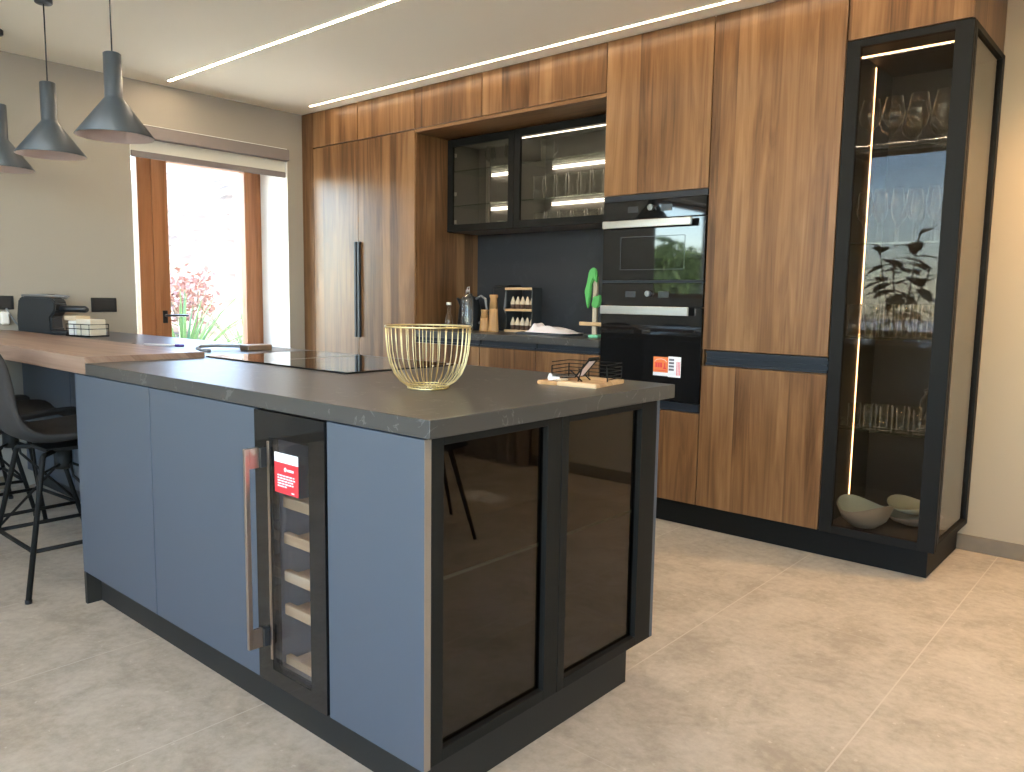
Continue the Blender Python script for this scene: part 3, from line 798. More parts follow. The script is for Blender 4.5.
# glasses in the wall cabinets
lab = 'tall clear tumbler on the middle shelf of the wide glass wall cabinet'
for i in range(8): put('ut', 'tall_tumbler', tumbler_prof(.150, .030, .034), (-2.09 + i * .093, 2.90, 1.803), lab, 'glass', 'tall tumblers in the wall cabinet')
lab = 'short clear tumbler on the floor of the wide glass wall cabinet'
for i in range(7): put('us', 'short_tumbler', tumbler_prof(.085, .034, .037), (-2.07 + i * .105, 2.89, 1.637), lab, 'glass', 'short tumblers in the wall cabinet')
def jug(loc, label, h=.13, r=.045):
    t = thing('glass_jug', label, 'jug', loc); c = Vector(loc)
    MB().lathe(tumbler_prof(h, r * .9, r), c, 20, True).build('body', M_ware, t)
    MB().tube([c + Vector((r, 0, h * .85)), c + Vector((r + .035, 0, h * .8)), c + Vector((r + .038, 0, h * .4)), c + Vector((r * .95, 0, h * .25))], .005, 6).build('handle', M_ware, t)
jug((-2.02, 2.90, 2.039), 'clear glass jug on the upper shelf of the wide glass wall cabinet')
for x, z, lab in ((-2.36, 2.039, 'balloon glass on the upper shelf of the narrow glass wall cabinet, on its right'), (-2.53, 2.039, 'balloon glass on the upper shelf of the narrow glass wall cabinet, on its left')):
    put('bw', 'balloon_glass', wine_prof(.15, .04, .045, .03), (x, 2.92, z), lab, 'glass', 'balloon glasses in the wall cabinet')
cp = thing('coffee_cup', 'small pale cup on the floor of the narrow glass wall cabinet', 'cup', (-2.42, 2.92, 1.637))
MB().lathe([(.0005, 0), (.022, 0), (.034, .05), (.031, .05), (.02, .006), (.0005, .006)], (-2.42, 2.92, 1.637), 18, True).build('body', M_bowl, cp)
MB().tube([(-2.388, 2.92, 1.68), (-2.370, 2.92, 1.675), (-2.370, 2.92, 1.655), (-2.394, 2.92, 1.65)], .004, 6).build('handle', M_bowl, cp)

# ------------------------------------------------------------------ things on the niche worktop
ZN = .947
def hold(y): return y
# swing-top oil bottle
ob = thing('swing_top_bottle', 'tall clear swing top bottle in front of the black kettle', 'bottle', (-2.465, 2.64, ZN))
MB().lathe([(.0005, 0), (.037, 0), (.038, .01), (.038, .20), (.03, .225), (.016, .24), (.016, .26), (.0135, .26), (.0135, .238), (.028, .222), (.0355, .198), (.0355, .012), (.0005, .01)], (-2.465, 2.64, ZN), 20, True).build('body', M_ware, ob)
MB().ball((-2.465, 2.64, ZN + .266), .012).tube([(-2.478, 2.64, ZN + .25), (-2.465, 2.64, ZN + .29), (-2.45, 2.64, ZN + .295), (-2.447, 2.64, ZN + .25)], .003, 6).build('stopper', M_steel, ob)
# cruet
cr = thing('oil_cruet', 'small clear oil cruet with a white cap, leftmost in the niche', 'bottle', (-2.63, 2.63, ZN))
MB().lathe([(.0005, 0), (.03, 0), (.031, .01), (.024, .08), (.010, .12), (.010, .17), (.008, .17), (.008, .12), (.021, .08), (.028, .01), (.0005, .008)], (-2.63, 2.63, ZN), 16, True).build('body', M_ware, cr)
MB().lathe([(.0005, .171), (.016, .171), (.016, .19), (.0005, .19)], (-2.63, 2.63, ZN), 14).build('cap', M_white, cr)
# kettle
kt = thing('kettle', 'black kettle with a pale curved handle in the niche corner', 'kettle', (-2.635, 2.84, ZN))
c = Vector((-2.635, 2.84, ZN))
MB().lathe([(.0005, 0), (.085, 0), (.088, .02), (.078, .14), (.062, .21), (.055, .225), (.02, .235), (.014, .25), (.0005, .252)], c, 24).build('body', M_blackp, kt)
MB().tube([c + Vector((-.075, 0, .16)), c + Vector((-.105, 0, .205)), c + Vector((-.125, 0, .215))], [.018, .012, .009], 8).build('spout', M_blackp, kt)
MB().tube([c + Vector((.058, 0, .215)), c + Vector((.105, 0, .235)), c + Vector((.145, 0, .215)), c + Vector((.158, 0, .15)), c + Vector((.150, 0, .08)), c + Vector((.085, 0, .05))], .009, 8).build('handle', M_greyp, kt)
# pepper mills
def mill(loc, h, r, label):
    t = thing('pepper_mill', label, 'mill', loc, 'beech mills in the niche'); c = Vector(loc)
    MB().lathe([(.0005, 0), (r, 0), (r, .01), (r * .82, h * .45), (r * .80, h * .62), (.0005, h * .62)], c, 20).build('body', M_beech, t)
    MB().lathe([(.0005, h * .625), (r * .80, h * .625), (r * .62, h * .90), (r * .80, h * .95), (r * .76, h), (.0005, h)], c, 20).build('head', M_beech, t)
mill((-2.408, 2.745, ZN), .145, .034, 'shorter beech pepper mill beside the kettle handle')
mill((-2.326, 2.745, ZN), .245, .036, 'taller beech pepper mill left of the spice rack')
# black appliance behind the mills
bx = thing('coffee_grinder', 'black box shaped appliance standing behind the mills', 'appliance', (-2.42, 2.995, ZN))
B(-2.50, -2.345, 2.925, 3.07, ZN, ZN + .30, bev=.012, seg=2).build('body', M_blackp, bx)
B(-2.49, -2.355, 2.93, 3.06, ZN + .302, ZN + .312, bev=.004).build('lid', M_blackm, bx)
# spice rack
sr = thing('spice_rack', 'two tier spice rack with black ends and pale wood rails', 'rack', (-2.20, 2.89, ZN))
xa, xb, ya, yb = -2.315, -2.085, 2.84, 2.95
for x in (xa, xb - .006): B(x, x + .006, ya + .012, yb, ZN, ZN + .295, bev=.001).build('side', M_blackp, sr)
for z in (ZN + .012, ZN + .150): B(xa + .006, xb - .006, ya + .014, yb, z - .006, z).build('shelf', M_blackp, sr)
for z in (ZN, ZN + .138, ZN + .278): B(xa, xb, ya, ya + .011, z, z + .016, bev=.002).build('rail', M_pale, sr)
def spice(loc, label):
    t = thing('spice_bottle', label, 'bottle', loc, 'spice bottles on the rack'); c = Vector(loc)
    MB().lathe([(.0005, 0), (.017, 0), (.017, .032), (.0005, .032)], c, 12).build('contents', M_spice, t)
    MB().lathe([(.0175, .0325), (.018, .045), (.012, .062), (.005, .082), (.0005, .086)], c, 12).build('stopper', M_spicet, t)
    return t
labs = {0: 'small spice bottle with a beige top on the lower tier of the spice rack', 1: 'small spice bottle with a beige top on the upper tier of the spice rack'}
sp0 = None
for tier, z in enumerate((ZN + .0125, ZN + .1505)):
    for i in range(5):
        loc = (xa + .031 + i * .042, 2.893, z)
        if sp0 is None: sp0 = spice(loc, labs[0]); sp0['group'] = 'spice bottles on the lower tier'
        else: copy_tree(sp0, loc, None, labs[tier], 'spice bottles on the %s tier' % ('lower', 'upper')[tier])
# grey scoop hanging on the rack's end
sc = MB().prism([(2.87, ZN + .27), (2.90, ZN + .27), (2.925, ZN + .14), (2.90, ZN + .12), (2.87, ZN + .12), (2.85, ZN + .15)], xa - .022, xa - .008, 'yz', bev=.003)
sc.tube([(xa - .015, 2.885, ZN + .12), (xa - .015, 2.885, ZN + .06)], .004, 6)
sc.box(xa - .010, xa + .0, 2.88, 2.89, ZN + .255, ZN + .263)
tag(sc.build('grey_scoop', M_greyp, None, (xa - .015, 2.885, ZN + .06)), 'grey plastic scoop hanging on the left end of the spice rack', 'scoop')
# cloths
def cloth(x0, x1, y0, y1, z, hfun, n=26):
    mb = MB(); V = [[None] * (n + 1) for _ in range(n + 1)]
    for i in range(n + 1):
        for j in range(n + 1):
            u, v = i / n, j / n
            V[i][j] = mb.bm.verts.new((x0 + (x1 - x0) * u, y0 + (y1 - y0) * v, z + hfun(u, v)))
    for i in range(n):
        for j in range(n):
            f = mb.bm.faces.new((V[i][j], V[i + 1][j], V[i + 1][j + 1], V[i][j + 1])); f.smooth = True
    lo = bmesh.ops.extrude_face_region(mb.bm, geom=mb.bm.faces[:])
    for v in [g for g in lo['geom'] if isinstance(g, bmesh.types.BMVert)]: v.co.z = z
    return mb
tag(cloth(-2.06, -1.68, 2.66, 2.86, ZN, lambda u, v: .010 + .004 * math.sin(9 * u + 4 * v)).build('folded_mat', M_dcloth, None, (-1.87, 2.76, ZN)), 'charcoal folded mat on the niche worktop, under the white cloth', 'mat')
def lump(u, v):
    e = min(1, min(u, 1 - u) * 7) * min(1, min(v, 1 - v) * 4)
    return .003 + e * (.016 + .050 * math.exp(-((u - .10) / .08) ** 2) * (1 - .4 * v) + .004 * math.sin(u * 11 + v * 9) + .020 * math.exp(-((u - .40) / .25) ** 2))
tag(cloth(-2.0, -1.66, 2.68, 2.84, ZN + .014, lump, 36).build('dish_cloth', M_cloth, None, (-1.8, 2.76, ZN + .014)), 'crumpled white dish cloth lying on the charcoal mat', 'cloth')
# wooden stand with green mitt, mint tray
st = thing('wooden_stand', 'pale wooden stand with an upright post and crossbar beside the ovens', 'stand', (-1.545, 2.80, ZN))
B(-1.565, -1.535, 2.79, 2.81, ZN, ZN + .36, bev=.003).build('post', M_spicet, st)
B(-1.65, -1.46, 2.775, 2.789, ZN + .065, ZN + .088, bev=.003).build('crossbar', M_pale, st)
B(-1.60, -1.50, 2.76, 2.86, ZN, ZN + .008, bev=.002).build('base_board', M_blackp, st)
gm = MB()
gm.prism([(-1.605, ZN + .245), (-1.612, ZN + .27), (-1.595, ZN + .32), (-1.582, ZN + .39), (-1.565, ZN + .41), (-1.545, ZN + .413), (-1.528, ZN + .395), (-1.520, ZN + .34), (-1.525, ZN + .32), (-1.545, ZN + .345), (-1.560, ZN + .32), (-1.570, ZN + .23), (-1.585, ZN + .165), (-1.597, ZN + .20)], 2.765, 2.789, 'xz', bev=.006)
gmo = gm.build('oven_mitt', M_green, None, (-1.56, 2.78, ZN + .16)); tag(gmo, 'green silicone mitt hung over the wooden stand', 'mitt')
gp = MB().prism([(-1.56, ZN + .19), (-1.548, ZN + .175), (-1.52, ZN + .172), (-1.497, ZN + .19), (-1.49, ZN + .225), (-1.50, ZN + .255), (-1.525, ZN + .24), (-1.545, ZN + .245)], 2.766, 2.788, 'xz', bev=.006)
tag(gp.build('green_brush', M_green, None, (-1.53, 2.778, ZN + .17)), 'small round green silicone pad hung under the green mitt', 'pad')
tag(B(-1.50, -1.43, 2.66, 2.735, ZN, ZN + .018, bev=.006, seg=2).build('sponge_tray', M_mint, None, (-1.45, 2.69, ZN)), 'mint green tray on the niche worktop beside the ovens', 'tray')

# ------------------------------------------------------------------ island
IY, IX = .008, -.023
ZB, ZT = .125, .8785
HC = .92
wt = MB().prism([(-4.086, .452), (-1.7905, .452), (-1.7905, 0), (0, 0), (0, 1.02), (-4.086, 1.02)], ZT + .0005, HC)
bmesh.ops.bevel(wt.bm, geom=wt.bm.edges[:], offset=.0015, segments=1, affect='EDGES')
tag(wt.build('island_worktop', M_top, None, (-1.5, .5, ZT)), 'long black veined stone worktop of the island', 'worktop')
tag(MB().box(-4.086, -1.7915, 0, .451, ZT + .0005, .9424, bev=.0015).build('breakfast_bar', M_bar, None, (-2.9, .22, ZT)), 'thick walnut breakfast bar top joined to the black island worktop', 'bar top')
tag(MB().prism([(-1.911, IY), (-1.891, IY), (-1.891, .06), (-.0555, .06), (-.0555, .879), (-1.911, .879)], 0, ZB - .002).build('plinth', M_islandplinth, None, (-1, .5, 0)), 'dark recessed plinth under the island', 'plinth')
tag(MB().prism([(1.0, ZB - .001), (1.0, ZT), (IY + .0205, ZT), (IY + .0205, ZB - .001)], -1.911, -1.891, 'yz').build('end_panel', M_blue, None, (-1.90, .5, 0)), 'slate grey end panel carrying the bar end of the island', 'panel')
tag(B(-1.889, -.40, .985, 1.003, ZB, ZT).build('back_panel', M_blue, None, (-1.1, .99, ZB)), 'slate grey panel along the far side of the island', 'panel')
for (x0, x1), lab in zip(((-1.889, -1.3095), (-1.3045, -.684)), ('slate grey island cabinet under the wooden bar corner', 'slate grey island cabinet left of the wine cooler')):
    t = thing('island_cabinet', lab, 'cabinet', ((x0 + x1) / 2, .5, ZB), 'slate grey island cabinets')
    B(x0, x1, IY + .022, .98, ZB, ZT - .001).build('body', M_gap, t)
    xd = -1.9105 if x0 < -1.5 else x0
    B(xd, x1, IY - .001, IY + .019, ZB, ZT - .004, bev=.001).build('door', M_blue, t)
# wine cooler
wc = thing('wine_cooler', 'slim black wine cooler with a bronze handle built into the island front', 'wine cooler', (-.525, .3, ZB))
wx0, wx1 = -.681, -.372
MB().box(wx0, wx0 + .04, IY + .026, .56, ZB, ZT - .002).box(wx1 - .04, wx1, IY + .026, .56, ZB, ZT - .002).box(wx0 + .04, wx1 - .04, .5, .56, ZB, ZT - .002).box(wx0 + .04, wx1 - .04, IY + .026, .5, ZB, ZB + .04).box(wx0 + .04, wx1 - .04, IY + .026, .5, .825, ZT - .002).build('casing', M_coolin, wc)
wd = MB(); gx0, gx1, gz0, gz1 = -.612, -.437, .172, .806
wd.box(wx0, gx0, IY - .006, IY + .022, ZB + .004, ZT - .006).box(gx1, wx1, IY - .006, IY + .022, ZB + .004, ZT - .006).box(gx0, gx1, IY - .006, IY + .022, gz1, ZT - .006).box(gx0, gx1, IY - .006, IY + .022, ZB + .004, gz0)
wdo = wd.build('door', M_ovenglass, wc)
B(gx0, gx1, IY - .005, IY + .004, gz0, gz1).build('pane', M_cool, wdo)
yh = IY - .006
MB().box(-.642, -.632, yh - .058, yh - .045, .236, .778, bev=.001).box(-.642, -.632, yh - .045, yh - .018, .724, .778).box(-.642, -.632, yh - .045, yh - .018, .236, .288).build('handle', M_bronze, wdo)
for za, zb in ((.725, .776), (.238, .287)): B(-.640, -.622, yh - .0175, yh, za, zb).build('handle_mount', M_blackp, wdo)
B(-.6185, -.611, yh - .003, yh, .20, .795).build('handle_trim', M_bronze, wdo)
ys = IY - .006
stk = B(-.586, -.480, ys - .001, ys, .667, .747).build('sticker', M_red, wdo)
B(-.586, -.480, ys - .001, ys, .7472, .772).build('sticker_head', M_paper, stk)
m = MB()
m.lathe([(.0005, 0), (.006, 0)], (0, 0, 0), 10)
for v in m.bm.verts: v.co = Vector((v.co.x - .536, ys - .0015, v.co.y + .731))
m.box(-.527, -.500, ys - .0015, ys - .001, .727, .733)
random.seed(3)
for i, z in enumerate((.712, .705, .698, .691, .684)):
    x = -.572
    while x < -.500 - (i == 4) * .03:
        wl = random.uniform(.006, .016); m.box(x, min(x + wl, -.494), ys - .0015, ys - .001, z, z + .0034); x += wl + .003
m.box(-.510, -.498, ys - .0015, ys - .001, .672, .675)
m.build('sticker_print', M_paper, stk)
for z in (.158, .305, .40, .505, .605):
    MB().box(gx0 - .02, gx1 + .02, IY + .045, IY + .062, z, z + .030, bev=.002).box(gx0 - .02, gx1 + .02, IY + .062, IY + .40, z + .004, z + .012).build('rack_shelf', M_pale, wc)

# glass fronted end of the island
gc = thing('glass_end_cabinet', 'island end cabinet with two black framed dark glass doors', 'cabinet', (-.19, .5, ZB))
MB().box(-.368, -.3685 + .019, IY + .022, .955, ZB, ZT - .001).box(-.35, -.05, IY + .022, IY + .04, ZB, ZT - .001).box(-.35, -.05, .94, .955, ZB, ZT - .001).box(-.35, -.05, IY + .04, .94, ZB, ZB + .018).box(-.35, -.05, IY + .04, .94, ZT - .02, ZT - .001).build('body', M_inside, gc)
B(-.3675, IX, IY - .001, IY + .019, ZB, ZT - .004, bev=.001).build('side_panel', M_blue, gc)
B(-.3675, IX - .003, .9595, .978, ZB, ZT - .001).build('side_panel', M_blue, gc)
B(IX + .0002, IX + .0012, IY - .001, IY + .018, ZB, ZT - .004).build('edge_warm_sheen', M_edgewarm, gc)  # thin strip added to colour the panel edge like a warm reflection
for a0, a1 in ((IY + .021, .4845), (.4875, .958)):
    pane_door(gc, 'x', IX, a0, a1, ZB + .002, ZT - .004, .056, .026, M_black, M_dglass, top=.018, bot=.030, rec=.016, sides=(.036 if a0 < .1 else .03, .056 if a0 < .1 else .086))
sh = B(-.345, -.062, IY + .045, .935, .534, .542).build('shelf', M_shelfg, gc)
B(-.0618, -.060, IY + .045, .935, .534, .542).build('shelf_edge', M_edge, sh)
# cabinets under the far counter, behind the stools
for i, (x0, x1, lab) in enumerate(((-2.62, -1.913, 'slate grey low cabinet in the knee space, first from the island end'), (-3.35, -2.623, 'slate grey low cabinet in the knee space, second from the island end'), (-4.085, -3.353, 'slate grey low cabinet in the knee space beside the wall'))):
    t = thing('base_cabinet', lab, 'cabinet', ((x0 + x1) / 2, .76, 0), 'cabinets under the far counter')
    B(x0, x1, .522, 1.0, .10, ZT).build('body', M_gap, t)
    B(x0, x1, .56, .98, 0, .098).build('plinth', M_blackm, t)
    B(x0 + .002, x1 - .002, .50, .52, .10, ZT - .003, bev=.001).build('door', M_blue, t)

# hob
hb = thing('induction_hob', 'glossy black induction hob set in the island worktop', 'hob', (-1.345, .71, HC))
B(-1.80, -.888, .458, .965, HC + .0005, HC + .006, bev=.0015).build('glass_plate', M_hob, hb)
B(-1.4475, -1.4445, .53, .94, HC + .006, HC + .0065).build('vent_seam', M_steel, hb)
B(-1.70, -1.62, .47, .476, HC + .006, HC + .0063).build('touch_mark', M_greyp, hb)

# gold wire bowl
gb = thing('wire_bowl', 'gold wire fruit bowl standing on the island worktop', 'bowl', (-.424, .39, HC))
c = Vector((-.424, .39, HC))
prof = [(.056, .004), (.058, .008), (.078, .022), (.094, .042), (.106, .070), (.1125, .100), (.116, .135), (.118, .172)]
NW = 36
m = MB()
for k in range(NW):
    a = 2 * PI * k / NW
    m.tube([c + Vector((r * math.cos(a), r * math.sin(a), z)) for r, z in prof], .0012, 5)
m.build('side_wires', M_gold, gb)
ring = lambda r, z, n=48: [c + Vector((r * math.cos(2 * PI * k / n), r * math.sin(2 * PI * k / n), z)) for k in range(n)]
MB().tube(ring(.118, .173), .0028, 6, True).build('rim', M_gold, gb)
MB().tube(ring(.056, .003), .003, 6, True).tube(ring(.058, .010), .002, 6, True).build('base_ring', M_gold, gb)

# wooden display board with a miniature deckchair
wb = thing('miniature_terrace', 'pale wooden board with a tiny black fence and deckchair on the island', 'ornament', (-.20, .815, HC))
K = .68
def rot(px, py, a=R(8)): return (-.205 + K * (px * math.cos(a) - py * math.sin(a)), .815 + K * (px * math.sin(a) + py * math.cos(a)))
def dk(a, b, z): return rot(a * 1.7 - .01, (b + .05) * 1.3 - .03) + (HC + K * (.018 + (z - .018) * 1.45),)
hw, hd_ = .145, .14
m = MB().prism([rot(-hw + .10, -hd_), rot(hw, -hd_), rot(hw, hd_), rot(-hw + .10, hd_)], HC, HC + K * (.018), bev=.002); m.build('board', M_pale, wb)
m = MB().prism([rot(-hw, -hd_), rot(-hw + .0995, -hd_), rot(-hw + .0995, hd_), rot(-hw, hd_)], HC, HC + K * (.017), bev=.002); m.build('board_strip', M_beech, wb)
m = MB()
path = [rot(-hw + .01, -hd_ * .2), rot(-hw + .01, hd_ - .01), rot(hw - .01, hd_ - .01), rot(hw - .01, -hd_ * .1)]
for k in range(5):
    m.tube([(p[0], p[1], HC + K * (.026 + k * .0165)) for p in path], .0013, 5)
for p in path + [rot(-.03, hd_ - .01), rot(.06, hd_ - .01)]:
    m.tube([(p[0], p[1], HC + K * (.016)), (p[0], p[1], HC + K * (.075))], .002, 5)
m.build('fence', M_black, wb)
m = MB()
for s_ in (-.03, .03):
    m.tube([dk(-.05, s_ - .05, .022), dk(.01, s_ - .05, .030), dk(.05, s_ - .05, .085)], .0028, 6)
    m.tube([dk(.03, s_ - .05, .018), dk(-.005, s_ - .05, .05)], .0022, 6)
m.tube([dk(.05, -.08, .085), dk(.05, -.02, .085)], .006, 6)
m.tube([dk(.02, -.085, .018), dk(.035, -.085, .07)], .002, 6)
m.build('deckchair_frame', M_black, wb)
m = MB()
P_ = [(-.045, .024), (.010, .031), (.048, .082)]
for (a0, z0), (a1, z1) in zip(P_[:-1], P_[1:]):
    A, Bq, Cq, D = dk(a0, -.076, z0), dk(a0, -.024, z0), dk(a1, -.024, z1), dk(a1, -.076, z1)
    m.quad(A, Bq, Cq, D)
bmesh.ops.solidify(m.bm, geom=m.bm.faces[:], thickness=.003)
m.build('deckchair_sling', M_cloth, wb)
m = MB().ball(rot(-.10, -.10) + (HC + K * (.026),), .009, (1, 1, 1)).ball(rot(-.10, -.10) + (HC + K * (.039),), .006).box(*[v for v in (rot(-.08, -.10)[0] - .014, rot(-.08, -.10)[0] + .014, rot(-.08, -.10)[1] - .01, rot(-.08, -.10)[1] + .01)], HC + K * (.018), HC + K * (.034), bev=.002)
m.build('figurine', M_paper, wb)
p0 = rot(-.055, -.09)
MB().box(p0[0] - .016, p0[0] + .016, p0[1] - .02, p0[1] + .02, HC + K * (.0175), HC + K * (.026), bev=.003).build('cushion', M_spicet, wb)

# grey serving board with loop handle, and small stick
sb = thing('serving_board', 'low grey board with a curved loop handle beside the hob', 'board', (-2.06, .78, HC))
B(-2.075, -2.0, .765, .885, HC, HC + .026, bev=.004, seg=2).build('board', M_bronze, sb)
MB().tube([(-2.03, .60, HC + .007), (-2.07, .578, HC + .009), (-2.115, .585, HC + .013), (-2.15, .62, HC + .019), (-2.15, .69, HC + .020), (-2.11, .75, HC + .018), (-2.06, .78, HC + .016)], .007, 8).build('loop_handle', M_greyp, sb)
pn = thing('marker_pen', 'thin pale pen with a purple cap lying behind the wooden bar end', 'pen', (-2.45, .62, HC))
MB().tube([(-2.62, .58, HC + .006), (-2.47, .66, HC + .006)], .005, 8).build('barrel', M_white, pn)
MB().tube([(-2.47, .66, HC + .006), (-2.43, .68, HC + .006)], .006, 8).build('cap', M_purple, pn)
tag(MB().ball((-2.62, .53, HC + .007), .016, (1.3, 1, .45)).build('pebble', M_blackp, None, (-2.62, .53, HC)), 'small black bean shaped object lying by the wooden bar end', 'knick-knack')

# coffee machine on the far counter, facing along the counter
cm = thing('capsule_coffee_machine', 'black capsule coffee machine on the far counter', 'coffee machine', (0, 0, 0))
MB().prism([(-.16, 0), (.09, 0), (.09, .012), (.05, .03), (.045, .10), (.075, .135), (.08, .185), (.055, .215), (-.12, .222), (-.15, .205), (-.165, .10)], -.055, .055, 'xz', bev=.008).build('body', M_blackp, cm)
MB().prism([(-.02, -.03), (.02, -.03), (.03, .0), (.02, .03), (-.02, .03)], .225, .235).build('lever_base', M_blackm, cm)
MB().tube([(.07, 0, .15), (.12, 0, .152), (.225, 0, .150), (.24, 0, .146)], [.022, .02, .02, .012], 10).build('brew_head', M_blackp, cm)
MB().tube([(-.13, -.045, .226), (.02, -.045, .228), (.10, -.04, .222), (.112, 0, .212), (.10, .04, .222), (.02, .045, .228), (-.13, .045, .226)], .006, 8).build('lever', M_greyp, cm)
MB().box(.045, .135, -.05, .05, .0, .025, bev=.004).build('drip_tray', M_blackm, cm)
cm.location = (-3.90, .60, HC); cm.rotation_euler = (0, 0, R(36))
# wire basket of capsule boxes
wk = thing('wire_basket', 'small black wire basket of capsule boxes beside the coffee machine', 'basket', (0, 0, 0))
m = MB()
for z in (.004, .045, .07):
    m.tube([(-.10, -.06, z), (.10, -.06, z), (.10, .06, z), (-.10, .06, z)], .0025, 5, True)
for x in (-.10, -.03, .03, .10):
    m.tube([(x, -.06, .07), (x, -.06, .004), (x, .06, .004), (x, .06, .07)], .002, 5)
m.build('wire_frame', M_black, wk)
wk.location = (-3.56, .68, HC); wk.rotation_euler = (0, 0, R(14))
def inb(x, y, z): a = R(14); return (-3.56 + x * math.cos(a) - y * math.sin(a), .68 + x * math.sin(a) + y * math.cos(a), HC + z)
def packet(x, y, z, dx, dy, dz, mat, label):
    o = B(-dx, dx, -dy, dy, 0, dz, bev=.003).build('capsule_box', mat, None, (0, 0, 0)); o.location = inb(x, y, z); o.rotation_euler = (0, 0, R(14))
    tag(o, label, 'box', 'boxes in the wire basket')
packet(-.065, 0, .008, .030, .05, .080, M_white, 'white box at the left end of the wire basket')
packet(.035, -.0, .008, .060, .05, .044, M_cream, 'lower cream box lying in the wire basket')
packet(.032, 0, .053, .062, .048, .045, M_cream, 'upper cream box lying on top in the wire basket')
packet(-.085, 0, .089, .052, .045, .026, M_spicet, 'long beige box poking out of the wire basket towards the coffee machine')

# wall sockets
def socket(y0, y1, z0, z1, label):
    t = thing('wall_socket', label, 'socket', (XL, (y0 + y1) / 2, z0), 'black wall sockets')
    B(XL + .0005, XL + .010, y0, y1, z0, z1, bev=.003).build('plate', M_blackp, t)
    B(XL + .010, XL + .012, y0 + .018, y1 - .018, z0 + .016, z1 - .016, bev=.001).build('insert', M_blackm, t)
    return t
socket(.905, 1.06, 1.045, 1.135, 'black double wall socket right of the coffee machine')
socket(.34, .475, 1.062, 1.142, 'black wall socket left of the coffee machine, with a cable')
ca = thing('power_cable', 'grey cable with a white adapter hanging from the left socket', 'cable', (XL + .03, .44, HC))
MB().tube([(XL + .02, .43, 1.07), (XL + .035, .45, 1.02), (XL + .04, .47, .985), (XL + .045, .50, .95), (XL + .06, .50, .9275), (XL + .12, .47, .9265)], .005, 6).build('cord', M_greyp, ca)
B(XL + .012, XL + .045, .395, .440, .975, 1.05, bev=.008).build('adapter', M_white, ca)

# ------------------------------------------------------------------ pendant lamps
def pendant(x, label):
    y, z = .34, 1.815
    t = thing('pendant_lamp', label, 'lamp', (x, y, z), 'cone pendant lamps over the bar'); c = Vector((x, y, z))
    sh = MB().lathe([(.150, 0), (.152, .002), (.036, .155), (.0345, .162), (.0345, .332), (.030, .336), (.006, .338), (.0005, .338)], c, 40).build('shade', M_lampo, t)
    MB().lathe([(.150, .0005), (.147, .003), (.034, .150), (.0335, .20), (.0005, .20)], c, 40).build('lining', M_lampi, sh)
    MB().lathe([(.0005, .10), (.02, .105), (.03, .125), (.026, .15), (.014, .17), (.014, .19), (.0005, .19)], c, 16).build('bulb', M_white, t)
    MB().tube([(x, y, z + .338), (x, y, H - .02)], .0032, 6).build('cord', M_blackp, t)
    MB().lathe([(.0005, H - z - .028), (.034, H - z - .026), (.038, H - z - .022), (.038, H - z - .0005), (.0005, H - z - .0005)], c, 24).build('ceiling_rose', M_lampo, t)
pendant(-2.275, 'grey cone pendant lamp nearest the island, rightmost of the three')
pendant(-2.995, 'middle grey cone pendant lamp over the bar')
pendant(-3.69, 'grey cone pendant lamp over the wall end of the bar, leftmost of the three')

